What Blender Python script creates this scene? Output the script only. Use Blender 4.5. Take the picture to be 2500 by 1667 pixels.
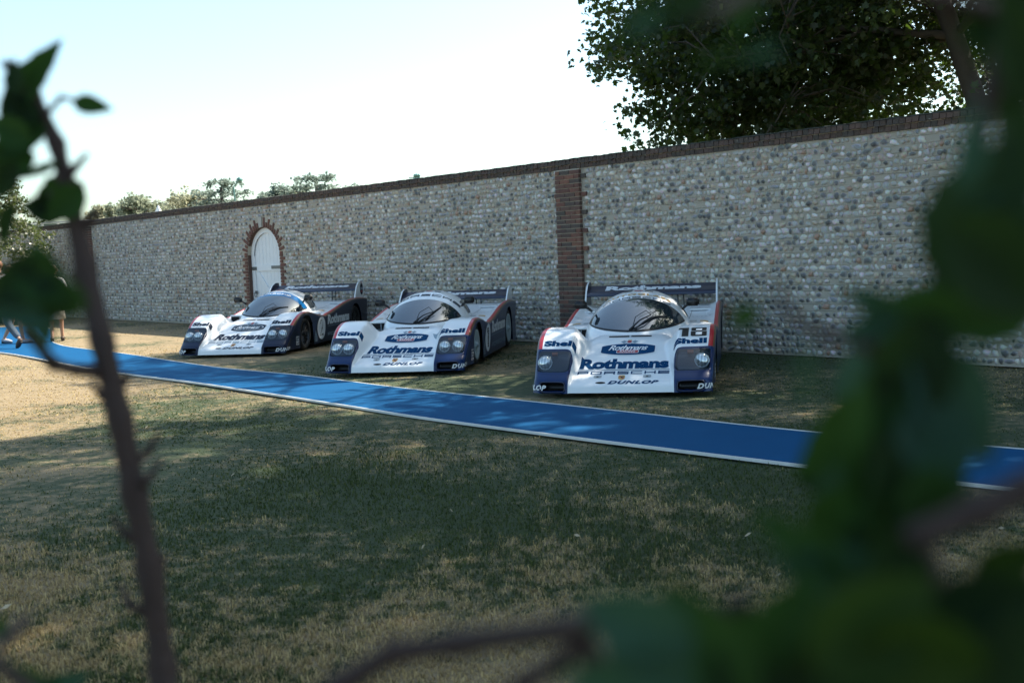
import bpy, bmesh, math, random
import numpy as np
from mathutils import Vector, Matrix

for _o in list(bpy.data.objects):
    bpy.data.objects.remove(_o)
SC = bpy.context.scene
COL = SC.collection
R = math.radians

# ------------------------------------------------------------------ camera
cam_d = bpy.data.cameras.new('camera')
cam = bpy.data.objects.new('camera', cam_d)
COL.objects.link(cam)
cam_d.sensor_width = 36.0
cam_d.lens = 36.0 * 2650 / 2500
cam_d.shift_y = -24.9 / 2500
cam_d.clip_start = 0.03
cam_d.clip_end = 2000
cam_d.dof.use_dof = True
cam_d.dof.focus_distance = 11.5
cam_d.dof.aperture_fstop = 3.2
cam_d.dof.aperture_blades = 9
cam.matrix_world = (Matrix.Translation((0, 0, 1.63)) @ Matrix.Rotation(R(90 - 4.22), 4, 'X')
                    @ Matrix.Rotation(R(-2.29), 4, 'Z'))
SC.camera = cam

# ------------------------------------------------------------------ sky, sun, exposure
SUN_EL, SUN_AZ = 51.0, 61.0          # azimuth clockwise from +Y
world = bpy.data.worlds.new('World')
SC.world = world
world.use_nodes = True
wn = world.node_tree.nodes
wl = world.node_tree.links
wn.clear()
sky = wn.new('ShaderNodeTexSky')
sky.sky_type = 'NISHITA'
sky.sun_disc = False
sky.sun_elevation = R(SUN_EL)
sky.sun_rotation = R(SUN_AZ)
sky.air_density = 1.0
sky.dust_density = 1.7
sky.ozone_density = 0.2
bgn = wn.new('ShaderNodeBackground')
bgn.inputs['Strength'].default_value = 0.125
won = wn.new('ShaderNodeOutputWorld')
wb_ = wn.new('ShaderNodeMix')                  # even white balance of the whole sky
wb_.data_type = 'RGBA'
wb_.blend_type = 'MULTIPLY'
wb_.inputs[0].default_value = 1.0
wb_.inputs[7].default_value = (0.90, 1.015, 0.97, 1)
wl.new(sky.outputs[0], wb_.inputs[6])
wl.new(wb_.outputs[2], bgn.inputs[0])
wl.new(bgn.outputs[0], won.inputs[0])
sun_d = bpy.data.lights.new('sun', 'SUN')
sun_d.energy = 5.0
sun_d.angle = R(0.53)
sun_d.color = (1.0, 0.93, 0.82)
sun = bpy.data.objects.new('sun', sun_d)
COL.objects.link(sun)
_ts = Vector((math.sin(R(SUN_AZ)) * math.cos(R(SUN_EL)), math.cos(R(SUN_AZ)) * math.cos(R(SUN_EL)), math.sin(R(SUN_EL))))
sun.rotation_euler = _ts.to_track_quat('Z', 'Y').to_euler()
sun.location = (20, 20, 40)
SC.view_settings.view_transform = 'Standard'
SC.view_settings.look = 'None'
SC.view_settings.exposure = 1.36
SC.view_settings.gamma = 1.0
SC.view_settings.use_curve_mapping = False
SC.render.engine = 'CYCLES'
SC.cycles.use_denoising = True
SC.cycles.max_bounces = 8
SC.cycles.transparent_max_bounces = 12
SC.cycles.sample_clamp_indirect = 8.0

# ------------------------------------------------------------------ helpers
rng = np.random.default_rng(7)
rnd = random.Random(11)


def link(o, parent=None):
    COL.objects.link(o)
    if parent is not None:
        o.parent = parent
    return o


def tag(o, label=None, cat=None, group=None, kind=None):
    if label: o['label'] = label
    if cat: o['category'] = cat
    if group: o['group'] = group
    if kind: o['kind'] = kind
    return o


def empty(name, loc=(0, 0, 0), rz=0.0, label=None, cat=None, group=None, kind=None):
    o = bpy.data.objects.new(name, None)
    o.empty_display_size = 0.2
    o.location = loc
    o.rotation_euler = (0, 0, rz)
    link(o)
    return tag(o, label, cat, group, kind)


def set_attr(me, name, vals, typ='FLOAT', dom='POINT'):
    a = me.attributes.new(name, typ, dom)
    if typ == 'FLOAT':
        a.data.foreach_set('value', np.asarray(vals, dtype=np.float32).ravel())
    else:
        v = np.asarray(vals, dtype=np.float32)
        if v.shape[1] == 3:
            v = np.c_[v, np.ones(len(v), np.float32)]
        a.data.foreach_set('color', v.ravel())


def make_mesh(name, V, F, mats=(), mi=None, smooth=False, attrs=None, col=None):
    me = bpy.data.meshes.new(name)
    V = np.asarray(V, dtype=np.float64)
    if isinstance(F, np.ndarray):
        n, k = F.shape
        me.vertices.add(len(V))
        me.vertices.foreach_set('co', V.astype(np.float32).ravel())
        me.loops.add(n * k)
        me.loops.foreach_set('vertex_index', F.astype(np.int32).ravel())
        me.polygons.add(n)
        me.polygons.foreach_set('loop_start', np.arange(0, n * k, k, dtype=np.int32))
        me.update(calc_edges=True)
    else:
        me.from_pydata(V.tolist(), [], [list(map(int, f)) for f in F])
    for m in (mats if isinstance(mats, (list, tuple)) else [mats]):
        me.materials.append(m)
    if mi is not None:
        me.polygons.foreach_set('material_index', np.asarray(mi, dtype=np.int32))
    if smooth:
        me.polygons.foreach_set('use_smooth', np.ones(len(me.polygons), dtype=bool))
    for k_, v_ in (attrs or {}).items():
        set_attr(me, k_, v_)
    if col is not None:
        set_attr(me, 'col', col, 'FLOAT_COLOR')
    me.update()
    return me


def obj(name, me, parent=None, loc=None, rot=None, scale=None, kind=None):
    o = bpy.data.objects.new(name, me)
    if loc is not None: o.location = loc
    if rot is not None: o.rotation_euler = rot
    if scale is not None: o.scale = scale
    link(o, parent)
    if kind: o['kind'] = kind
    return o


class MB:
    """collects shapes into one mesh"""
    def __init__(s):
        s.V = []; s.F = []; s.M = []

    def add(s, V, F, m=0):
        b = len(s.V)
        s.V.extend([tuple(map(float, v)) for v in V])
        s.F.extend([tuple(i + b for i in f) for f in F])
        s.M.extend([m] * len(F))

    def box(s, c, d, rot=None, m=0, taper=1.0):
        x, y, z = d[0] / 2, d[1] / 2, d[2] / 2
        P = [(-x, -y, -z), (x, -y, -z), (x, y, -z), (-x, y, -z), (-x * taper, -y * taper, z), (x * taper, -y * taper, z), (x * taper, y * taper, z), (-x * taper, y * taper, z)]
        if rot is not None:
            P = [rot @ Vector(p) for p in P]
        P = [(p[0] + c[0], p[1] + c[1], p[2] + c[2]) for p in P]
        s.add(P, [(0, 3, 2, 1), (4, 5, 6, 7), (0, 1, 5, 4), (1, 2, 6, 5), (2, 3, 7, 6), (3, 0, 4, 7)], m)

    def tube(s, pts, rad, n=8, m=0, caps=True):
        pts = [Vector(p) for p in pts]
        if not hasattr(rad, '__len__'):
            rad = [rad] * len(pts)
        b = []
        up = Vector((0, 0, 1))
        prev = None
        V = []
        for i, p in enumerate(pts):
            t = (pts[min(i + 1, len(pts) - 1)] - pts[max(i - 1, 0)])
            if t.length < 1e-9: t = Vector((0, 0, 1))
            t.normalize()
            if prev is None:
                a = up if abs(t.dot(up)) < 0.95 else Vector((1, 0, 0))
                x = t.cross(a).normalized()
            else:
                x = (prev - t * prev.dot(t))
                if x.length < 1e-6: x = t.cross(up)
                x.normalize()
            prev = x
            y = t.cross(x)
            for k in range(n):
                an = 2 * math.pi * k / n
                V.append(p + (x * math.cos(an) + y * math.sin(an)) * rad[i])
        F = []
        for i in range(len(pts) - 1):
            for k in range(n):
                F.append((i * n + k, i * n + (k + 1) % n, (i + 1) * n + (k + 1) % n, (i + 1) * n + k))
        if caps:
            F.append(tuple(range(n - 1, -1, -1)))
            F.append(tuple((len(pts) - 1) * n + k for k in range(n)))
        s.add(V, F, m)

    def lathe(s, prof, n=32, axis='Y', c=(0, 0, 0), m=0):
        V = []
        for (r, h) in prof:
            for k in range(n):
                a = 2 * math.pi * k / n
                ca, sa = r * math.cos(a), r * math.sin(a)
                if axis == 'Y': p = (ca, h, sa)
                elif axis == 'X': p = (h, ca, sa)
                else: p = (ca, sa, h)
                V.append((p[0] + c[0], p[1] + c[1], p[2] + c[2]))
        F = []
        for i in range(len(prof) - 1):
            for k in range(n):
                F.append((i * n + k, i * n + (k + 1) % n, (i + 1) * n + (k + 1) % n, (i + 1) * n + k))
        s.add(V, F, m)

    def mesh(s, name, mats, smooth=False):
        return make_mesh(name, s.V, s.F, mats, s.M, smooth)

    def obj(s, name, mats, parent=None, smooth=False, **k):
        return obj(name, s.mesh(name, mats, smooth), parent, **k)


def grid_faces(nr, nc, flip=False):
    i, j = np.meshgrid(np.arange(nr - 1), np.arange(nc - 1), indexing='ij')
    a = (i * nc + j).ravel()
    F = np.stack([a, a + 1, a + nc + 1, a + nc], 1)
    return F[:, ::-1].copy() if flip else F


def sstep(a, b, x):
    t = np.clip((np.asarray(x, float) - a) / (b - a), 0, 1)
    return t * t * (3 - 2 * t)


def pchip(pts):
    """smooth monotone interpolation through points, tabulated"""
    xs = np.array([p[0] for p in pts], float); ys = np.array([p[1] for p in pts], float)
    h = np.diff(xs); d = np.diff(ys) / h
    m = np.zeros(len(xs))
    m[0], m[-1] = d[0], d[-1]
    for k in range(1, len(xs) - 1):
        if d[k - 1] * d[k] > 0:
            w1 = 2 * h[k] + h[k - 1]; w2 = h[k] + 2 * h[k - 1]
            m[k] = (w1 + w2) / (w1 / d[k - 1] + w2 / d[k])

    def f(x):
        x = np.clip(np.asarray(x, float), xs[0], xs[-1])
        i = np.clip(np.searchsorted(xs, x) - 1, 0, len(xs) - 2)
        t = (x - xs[i]) / h[i]
        return ((2 * t**3 - 3 * t**2 + 1) * ys[i] + (t**3 - 2 * t**2 + t) * h[i] * m[i]
                + (-2 * t**3 + 3 * t**2) * ys[i + 1] + (t**3 - t**2) * h[i] * m[i + 1])
    return f


# ------------------------------------------------------------------ materials
class NT:
    def __init__(s, name):
        s.m = bpy.data.materials.new(name)
        s.m.use_nodes = True
        s.t = s.m.node_tree
        s.t.nodes.clear()
        s.out = s.t.nodes.new('ShaderNodeOutputMaterial')

    def n(s, typ, ins=None, **props):
        nd = s.t.nodes.new(typ)
        for k, v in props.items():
            setattr(nd, k, v)
        for k, v in (ins or {}).items():
            s.put(nd, k, v)
        return nd

    def put(s, nd, k, v):
        if isinstance(v, bpy.types.NodeSocket):
            s.t.links.new(v, nd.inputs[k])
        else:
            if isinstance(v, (tuple, list)) and len(v) == 3 and nd.inputs[k].type == 'RGBA':
                v = (*v, 1)
            nd.inputs[k].default_value = v

    def mix(s, f, a, b, blend='MIX'):
        nd = s.t.nodes.new('ShaderNodeMix')
        nd.data_type = 'RGBA'
        nd.blend_type = blend
        for idx, v in ((0, f), (6, a), (7, b)):
            if isinstance(v, bpy.types.NodeSocket):
                s.t.links.new(v, nd.inputs[idx])
            else:
                if isinstance(v, (tuple, list)) and len(v) == 3: v = (*v, 1)
                nd.inputs[idx].default_value = v
        return nd.outputs[2]

    def math(s, op, a, b=0.0, c=None):
        nd = s.t.nodes.new('ShaderNodeMath')
        nd.operation = op
        for i, v in enumerate((a, b) if c is None else (a, b, c)):
            if isinstance(v, bpy.types.NodeSocket): s.t.links.new(v, nd.inputs[i])
            else: nd.inputs[i].default_value = v
        return nd.outputs[0]

    def noise(s, scale, detail=4, vec=None, rough=0.55):
        nd = s.n('ShaderNodeTexNoise', {'Scale': scale, 'Detail': detail, 'Roughness': rough})
        if vec is not None: s.t.links.new(vec, nd.inputs['Vector'])
        return nd.outputs['Fac']

    def ramp(s, f, stops):
        nd = s.t.nodes.new('ShaderNodeValToRGB')
        e = nd.color_ramp.elements
        while len(e) < len(stops): e.new(0.5)
        for i, (p, c) in enumerate(stops):
            e[i].position = p
            e[i].color = (*c, 1) if len(c) == 3 else c
        s.t.links.new(f, nd.inputs[0])
        return nd.outputs[0]

    def pos(s):
        return s.t.nodes.new('ShaderNodeNewGeometry').outputs['Position']

    def objco(s):
        return s.t.nodes.new('ShaderNodeTexCoord').outputs['Object']

    def attr(s, name):
        return s.n('ShaderNodeAttribute', attribute_name=name)

    def bsdf(s, base, rough=0.5, normal=None, **kw):
        b = s.n('ShaderNodeBsdfPrincipled', {'Base Color': base, 'Roughness': rough})
        if normal is not None: s.put(b, 'Normal', normal)
        for k, v in kw.items():
            s.put(b, k.replace('_', ' '), v)
        return b

    def bump(s, h, strength=0.3, dist=0.01):
        return s.n('ShaderNodeBump', {'Height': h, 'Strength': strength, 'Distance': dist}).outputs[0]

    def done(s, surf):
        s.t.links.new(surf.outputs[0] if hasattr(surf, 'outputs') else surf, s.out.inputs[0])
        return s.m


def simple(name, base, rough=0.5, var=0.12, scale=8.0, bump=0.0, **kw):
    t = NT(name)
    nz = t.noise(scale, 5, t.objco())
    lo = tuple(max(0, c * (1 - var)) for c in base); hi = tuple(min(1, c * (1 + var)) for c in base)
    c = t.mix(nz, lo, hi)
    nrm = t.bump(t.noise(scale * 4, 3, t.objco()), bump, 0.01) if bump else None
    return t.done(t.bsdf(c, rough, nrm, **kw))


def foliage_mat(name, cols, trans=0.35, rough=0.45, attr='rv', tcol=(0.20, 0.30, 0.03)):
    """leaf material: colour by a per-leaf random value, light passes through"""
    t = NT(name)
    a = t.attr(attr).outputs['Fac']
    c = t.ramp(a, [(i / (len(cols) - 1), k) for i, k in enumerate(cols)])
    b = t.bsdf(c, rough)
    tr = t.n('ShaderNodeBsdfTranslucent', {'Color': t.mix(0.6, c, tcol)})
    mx = t.n('ShaderNodeMixShader', {0: trans})
    t.t.links.new(b.outputs[0], mx.inputs[1]); t.t.links.new(tr.outputs[0], mx.inputs[2])
    return t.done(mx)


def lawn_colour(t):
    """shared by ground and blades: dry straw and green patches laid out over the lawn"""
    p = t.pos()
    sep = t.n('ShaderNodeSeparateXYZ', {0: p})
    n1 = t.noise(0.42, 3, p, 0.5)
    n2 = t.noise(2.6, 4, p, 0.6)
    n3 = t.noise(0.16, 2, p, 0.5)
    f = t.math('ADD', t.math('MULTIPLY', t.math('SUBTRACT', n1, 0.04), 1.05), t.math('MULTIPLY', n2, 0.50))
    f = t.math('ADD', t.math('SUBTRACT', f, 0.075), t.math('MULTIPLY', n3, 0.35))
    # near strip is dry; left and far yellowed further to lift the sunlit band
    near = t.n('ShaderNodeMapRange', {0: sep.outputs[1], 1: 4.6, 2: 6.4, 3: 0.11, 4: -0.10}, interpolation_type='SMOOTHSTEP').outputs[0]
    left = t.n('ShaderNodeMapRange', {0: sep.outputs[0], 1: -2.0, 2: -6.5, 3: 0.0, 4: 0.19}, interpolation_type='SMOOTHSTEP').outputs[0]
    far = t.n('ShaderNodeMapRange', {0: sep.outputs[1], 1: 8.5, 2: 11.0, 3: 0.0, 4: 0.07}, interpolation_type='SMOOTHSTEP').outputs[0]
    n4 = t.noise(9.0, 3, p, 0.65)
    f = t.math('ADD', t.math('ADD', f, near), t.math('ADD', t.math('MULTIPLY', left, t.n('ShaderNodeMapRange', {0: sep.outputs[1], 1: 8.0, 2: 11.0}, interpolation_type='SMOOTHSTEP').outputs[0]), far))
    f = t.math('ADD', f, t.math('MULTIPLY', t.math('SUBTRACT', n4, 0.5), 0.75))
    return p, t.n('ShaderNodeMapRange', {0: f, 1: 0.69, 2: 1.03, 3: 0.0, 4: 1.0}, interpolation_type='SMOOTHSTEP').outputs[0]

# ================================================================== GROUND
def mat_ground():
    t = NT('turf soil')
    p, dry = lawn_colour(t)
    fine = t.noise(90, 3, p, 0.7)
    g = t.mix(fine, (0.020, 0.034, 0.011), (0.052, 0.072, 0.024))
    d = t.mix(fine, (0.12, 0.086, 0.046), (0.34, 0.255, 0.14))
    c = t.mix(dry, g, d)
    return t.done(t.bsdf(c, 0.95, t.bump(t.noise(60, 4, p, 0.7), 0.6, 0.03)))


def mat_blade():
    t = NT('grass blades')
    p, dry = lawn_colour(t)
    rv = t.attr('rv').outputs['Fac']
    dd = t.n('ShaderNodeMapRange', {0: t.math('ADD', dry, t.math('MULTIPLY', t.math('SUBTRACT', rv, 0.5), 0.55)), 1: 0.25, 2: 0.75}).outputs[0]
    g = t.mix(rv, (0.027, 0.046, 0.012), (0.085, 0.110, 0.030))
    d = t.mix(rv, (0.19, 0.128, 0.056), (0.58, 0.44, 0.21))
    c = t.mix(dd, g, d)
    b = t.bsdf(c, 0.6, None, Specular_IOR_Level=0.2)
    tr = t.n('ShaderNodeBsdfTranslucent', {'Color': c})
    mx = t.n('ShaderNodeMixShader', {0: 0.42})
    t.t.links.new(b.outputs[0], mx.inputs[1]); t.t.links.new(tr.outputs[0], mx.inputs[2])
    return t.done(mx)


M_GROUND = mat_ground()
gx = np.concatenate([np.linspace(-400, -40, 10), np.linspace(-36, 36, 73), np.linspace(40, 400, 10)])
gy = np.concatenate([np.linspace(-60, -4, 8), np.linspace(-2, 50, 53), np.linspace(55, 900, 14)])
GX, GY = np.meshgrid(gx, gy)
GZ = 0.012 * np.sin(GX * 0.7 + 1.3) * np.sin(GY * 0.6)
GZ[(abs(GX) > 38) | (GY > 52)] = 0
lawn = obj('ground', make_mesh('ground', np.c_[GX.ravel(), GY.ravel(), GZ.ravel() - 0.012], grid_faces(len(gy), len(gx)), M_GROUND, smooth=True), kind='structure')
tag(lawn, 'mown lawn with dry straw patches between the wall and the bushes')

# ================================================================== BLUE PATH
UP = [(-10.39, 24.42), (-9.77, 23.25), (-8.99, 22.13), (-8.23, 21.33), (-7.56, 20.46), (-6.93, 19.79), (-6.13, 18.65), (-5.3, 17.64), (-4.29, 16.34), (-3.38, 15.55), (-2.51, 14.54), (-1.76, 13.6), (-1.06, 12.78), (-0.2, 11.95), (0.34, 11.31), (0.94, 10.69), (1.66, 9.9), (2.15, 9.29), (2.67, 8.78), (3.47, 8.19), (3.9, 7.82), (5.2, 6.6), (6.8, 5.2), (8.6, 3.6)]
LO = [(-15.2, 26.3), (-12.4, 23.75), (-10.28, 21.71), (-9.44, 20.78), (-8.26, 19.26), (-6.05, 16.5), (-5.08, 15.53), (-4.37, 14.8), (-3.68, 13.98), (-2.83, 12.95), (-2.11, 12.17), (-1.2, 11.03), (-0.6, 10.29), (-0.15, 9.84), (0.54, 9.31), (1.01, 8.73), (1.38, 8.26), (1.62, 8.04), (2.18, 7.55), (2.88, 7.01), (3.2, 6.68), (4.5, 5.5), (6.1, 4.1), (7.8, 2.5)]


def resample(P, n):
    P = np.array(P, float)
    d = np.r_[0, np.cumsum(np.hypot(*np.diff(P, axis=0).T))]
    fx, fy = pchip(list(zip(d, P[:, 0]))), pchip(list(zip(d, P[:, 1])))
    s = np.linspace(0, d[-1], n)
    return np.c_[fx(s), fy(s)]


def strip(name, A, B, z0, z1, m, parent=None, kind=None):
    """flat raised band between two edge lines with its own sides"""
    n = len(A)
    V = np.concatenate([np.c_[A, np.full(n, z0)], np.c_[A, np.full(n, z1)], np.c_[B, np.full(n, z1)], np.c_[B, np.full(n, z0)]])
    F = []
    for r in range(3):
        for i in range(n - 1):
            a = r * n + i
            F.append((a, a + 1, a + n + 1, a + n))
    F += [(0, n, 2 * n, 3 * n), (n - 1, 4 * n - 1, 3 * n - 1, 2 * n - 1)]
    return obj(name, make_mesh(name, V, F, m), parent, kind=kind)


def mat_carpet():
    t = NT('blue carpet')
    p = t.pos()
    n = t.noise(3.0, 5, p, 0.6); f = t.noise(160, 2, p)
    c = t.mix(n, (0.0006, 0.055, 0.142), (0.0008, 0.070, 0.176))
    c = t.mix(t.math('MULTIPLY', f, 0.4), c, (0.003, 0.070, 0.19))
    return t.done(t.bsdf(c, 0.85, t.bump(f, 0.25, 0.004), Specular_IOR_Level=0.12))


M_CARPET = mat_carpet()
M_EDGE = simple('white edge trim', (0.62, 0.62, 0.60), 0.5, 0.15, 5)


def smooth_line(P, k=5):
    Q = P.copy()
    for i in range(1, len(P) - 1):
        a = min(k, i, len(P) - 1 - i)
        Q[i] = P[i - a:i + a + 1].mean(0)
    return Q


pu, pl_ = smooth_line(resample(UP, 90), 3), smooth_line(resample(LO[2:], 90), 5)
path = strip('path', pu, pl_, 0.0, 0.018, M_CARPET, kind='structure')
tag(path, 'blue carpet path with white edges winding across the lawn')
fork_a = np.array([(-10.39, 24.42), (-10.9, 25.6), (-11.7, 27.6), (-12.56, 29.5), (-13.8, 31.6)])
fork_b = np.array([(-10.28, 21.71), (-12.4, 23.75), (-15.2, 26.3), (-17.2, 29.0), (-19.0, 32.0)])
fk = strip('path', resample(fork_a, 14), resample(fork_b, 14), 0.0, 0.014, M_CARPET, kind='structure')
tag(fk, 'blue carpet branch path leading left past the walkers')


def offs(P, d):
    t = np.gradient(P, axis=0)
    nrm = np.c_[-t[:, 1], t[:, 0]] / np.hypot(t[:, 0], t[:, 1])[:, None]
    return P + nrm * d


for line, sg in ((pu, 1), (pl_, -1)):
    e = strip('path_edging', offs(line, sg * 0.004), offs(line, sg * 0.023), 0.0, 0.023, M_EDGE, kind='structure')
    tag(e, 'white edging strip along the far side of the blue path' if sg > 0 else 'white edging strip along the near side of the blue path')
fe = resample(fork_a, 14)
tag(strip('path_edging', offs(fe, -0.004), offs(fe, -0.03), 0.0, 0.022, M_EDGE, kind='structure'), 'white edging strip of the branch path beside the walking woman')

# ================================================================== WALL
WA = R(-48.4)
WE = np.array([math.cos(WA), math.sin(WA), 0.0])       # along the wall, towards the right
WN = np.array([math.sin(WA), -math.cos(WA), 0.0])       # out of the wall, towards the lawn
WO = np.array([0.0, 19.76, 0.0])
WH = 3.13
S0, S1 = -31.0, 21.0
DOOR_S, DOOR_W, DOOR_SPRING, DOOR_RISE = -8.98, 1.60, 1.76, 0.69

wall = empty('garden_wall', (WO[0], WO[1], 0), WA, 'long tall flint garden wall with brick coping and brick piers', 'wall')
# local frame: x along the wall, y INTO the wall, z up; the lawn side is -y


def mat_mortar():
    t = NT('lime mortar')
    p = t.objco()
    n = t.noise(1.3, 5, p, 0.6); f = t.noise(45, 4, p, 0.7)
    c = t.mix(n, (0.32, 0.28, 0.225), (0.47, 0.42, 0.345))
    c = t.mix(t.math('MULTIPLY', f, 0.5), c, (0.42, 0.38, 0.32))
    return t.done(t.bsdf(c, 0.95, t.bump(t.noise(70, 4, p, 0.7), 0.8, 0.015)))


def mat_col(name, rough=0.6, bump=0.4, scale=40, speck=0.25):
    """colour carried by each piece, with grain over it"""
    t = NT(name)
    c = t.attr('col').outputs['Color']
    p = t.pos()
    f = t.noise(scale, 5, p, 0.65)
    dark = t.mix(1.0, c, (0.55, 0.55, 0.55), 'MULTIPLY')
    light = t.mix(0.35, c, (0.6, 0.58, 0.54))
    c2 = t.mix(f, dark, light)
    c3 = t.mix(speck * 2, c, c2)
    return t.done(t.bsdf(c3, rough, t.bump(t.noise(scale * 2, 3, p), bump, 0.01)))


def mat_brick():
    """bricks: own colour, with lichen and soot blotches in places"""
    t = NT('old brick')
    c = t.attr('col').outputs['Color']
    p = t.pos()
    f = t.noise(35, 5, p, 0.7)
    c = t.mix(f, t.mix(1.0, c, (0.55, 0.52, 0.52), 'MULTIPLY'), t.mix(0.22, c, (0.42, 0.33, 0.26)))
    soot = t.n('ShaderNodeMapRange', {0: t.noise(1.1, 4, p, 0.6), 1: 0.50, 2: 0.68}).outputs[0]
    c = t.mix(t.math('MULTIPLY', soot, 0.34), c, (0.050, 0.044, 0.042))
    lich = t.n('ShaderNodeMapRange', {0: t.noise(22, 3, p, 0.6), 1: 0.69, 2: 0.73}).outputs[0]
    c = t.mix(t.math('MULTIPLY', lich, 0.55), c, (0.42, 0.42, 0.36))
    return t.done(t.bsdf(c, 0.9, t.bump(t.noise(90, 3, p), 0.5, 0.006)))


M_MORTAR = mat_mortar()
M_FLINT = mat_col('flint', 0.5, 0.3, 30, 0.32)
M_BRICK = mat_brick()
M_MOSS = simple('mossy coping top', (0.045, 0.044, 0.034), 0.95, 0.5, 6, 0.8)

# body of the wall in pieces around the doorway
hw = DOOR_W / 2


def arch(x):
    q = np.clip(1 - (x / hw) ** 2, 0, 1)
    return DOOR_SPRING + DOOR_RISE * np.sqrt(q)


wb = MB()
TH = 0.40
wb.box(((S0 + DOOR_S - hw) / 2, TH / 2, (WH - 0.16) / 2), (DOOR_S - hw - S0, TH, WH - 0.16))
wb.box(((S1 + DOOR_S + hw) / 2, TH / 2, (WH - 0.16) / 2), (S1 - DOOR_S - hw, TH, WH - 0.16))
ns = 24
for k in range(ns):
    a, b = -hw + DOOR_W * k / ns, -hw + DOOR_W * (k + 1) / ns
    za, zb = float(arch(a)), float(arch(b))
    x0, x1 = DOOR_S + a, DOOR_S + b
    zt = WH - 0.16
    wb.add([(x0, 0, za), (x1, 0, zb), (x1, 0, zt), (x0, 0, zt), (x0, TH, za), (x1, TH, zb), (x1, TH, zt), (x0, TH, zt)],
           [(0, 1, 2, 3), (5, 4, 7, 6), (0, 4, 5, 1)])
wb.obj('wall_body', M_MORTAR, wall)

# ---- flints
N_PROTO = 40


def flint_proto(r):
    n = r.choice((6, 7, 8, 8))
    ph = r.uniform(0, 6.28)
    V = [(r.uniform(-.2, .2), -r.uniform(0.75, 1.0), r.uniform(-.2, .2))]
    ang = [ph + 2 * math.pi * (k + r.uniform(-.28, .28)) / n for k in range(n)]
    sx, sz = r.uniform(0.85, 1.15), r.uniform(0.85, 1.1)
    flat = r.uniform(0.45, 0.95)
    for rad, hh in ((0.58, flat), (0.92, 0.32), (1.02, -0.25)):
        for a in ang:
            q = rad * r.uniform(0.62, 1.2)
            V.append((q * math.cos(a) * sx, -hh * r.uniform(0.75, 1.2), q * math.sin(a) * sz))
    F = [(0, 1 + (k + 1) % n, 1 + k) for k in range(n)]
    for ring in range(2):
        o1, o2 = 1 + ring * n, 1 + (ring + 1) * n
        for k in range(n):
            F.append((o1 + k, o1 + (k + 1) % n, o2 + (k + 1) % n)); F.append((o1 + k, o2 + (k + 1) % n, o2 + k))
    kind = r.choices(['white', 'grey', 'blue', 'dark', 'black', 'tan', 'rust'], [21, 24, 8, 18, 13, 14, 2])[0]
    core = {'white': (0.70, 0.67, 0.62), 'grey': (0.40, 0.385, 0.36), 'blue': (0.26, 0.275, 0.29), 'dark': (0.075, 0.075, 0.078),
            'black': (0.022, 0.023, 0.026), 'tan': (0.47, 0.38, 0.28), 'rust': (0.33, 0.19, 0.11)}[kind]
    rim = {'white': (0.60, 0.57, 0.52), 'grey': (0.54, 0.52, 0.48), 'blue': (0.48, 0.47, 0.45), 'dark': (0.52, 0.50, 0.46),
           'black': (0.42, 0.40, 0.37), 'tan': (0.50, 0.43, 0.34), 'rust': (0.42, 0.30, 0.21)}[kind]
    j = r.uniform(0.80, 1.15)
    C = [tuple(c * j for c in core)] + [tuple(c * j * r.uniform(0.75, 1.25) for c in core) for _ in range(n)]
    C += [tuple((c * .5 + d * .5) * r.uniform(.8, 1.2) for c, d in zip(core, rim)) for _ in range(n)] + [tuple(c * r.uniform(.85, 1.1) for c in rim) for _ in range(n)]
    return np.array(V), np.array(F), np.array(C)


protos = [flint_proto(rnd) for _ in range(N_PROTO)]
proto_me = [make_mesh('flint', V, F, M_FLINT, col=C) for V, F, C in protos]
course = (WH - 0.165 - 0.02) / 33.0
cells = []
nz = 33
for row in range(nz):
    s = S0 + rnd.uniform(0, 0.1)
    zc = 0.02 + (row + 0.5) * course
    while s < 11.5:
        w = rnd.choice((0.05, 0.06, 0.07, 0.08, 0.09, 0.10, 0.115, 0.135)) * rnd.uniform(0.9, 1.1)
        c = s + w / 2
        s += w + rnd.uniform(-0.006, 0.014)
        if abs(c - DOOR_S) < hw + 0.24 and zc < DOOR_SPRING: continue
        q = ((c - DOOR_S) / (hw + 0.24)) ** 2 + ((max(zc - DOOR_SPRING, 0)) / (DOOR_RISE + 0.25)) ** 2
        if q < 1.0 and zc >= DOOR_SPRING: continue
        if any(abs(c - ps) < 0.33 for ps in (1.62, -20.2)): continue
        if rnd.random() < 0.02: continue
        hgt = course * rnd.uniform(0.40, 0.57)
        cells.append((c, zc + rnd.uniform(-0.012, 0.012) + 0.006 * math.sin(c * 0.8 + row), w * 0.5 * rnd.uniform(0.95, 1.1), hgt, rnd.uniform(0.012, 0.030), rnd.uniform(-0.4, 0.4), rnd.randrange(N_PROTO)))
cand = sorted([i for i, c in enumerate(cells) if 1.95 < c[0] < 7.4 and c[1] > 0.25], key=lambda i: -(cells[i][2] * cells[i][3]) * (1 + 0.16 * cells[i][0]))
single = set(cand[:290])
bigV, bigF, bigC, base = [], [], [], 0
for i, (c, z, rx, rz, dep, rot, k) in enumerate(cells):
    if i in single:
        obj('flint', proto_me[k], wall, (c, -0.002, z), (0, rot, 0), (rx, dep, rz))
        continue
    V, F, C = protos[k]
    ca, sa = math.cos(rot), math.sin(rot)
    X, Y, Z = V[:, 0] * rx, V[:, 1] * dep, V[:, 2] * rz
    bigV.append(np.c_[c + X * ca + Z * sa, -0.002 + Y, z - X * sa + Z * ca]); bigF.append(F + base); bigC.append(C); base += len(V)
obj('flint_facing', make_mesh('flint_facing', np.concatenate(bigV), np.concatenate(bigF), M_FLINT, col=np.concatenate(bigC)), wall, kind='stuff')
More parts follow.
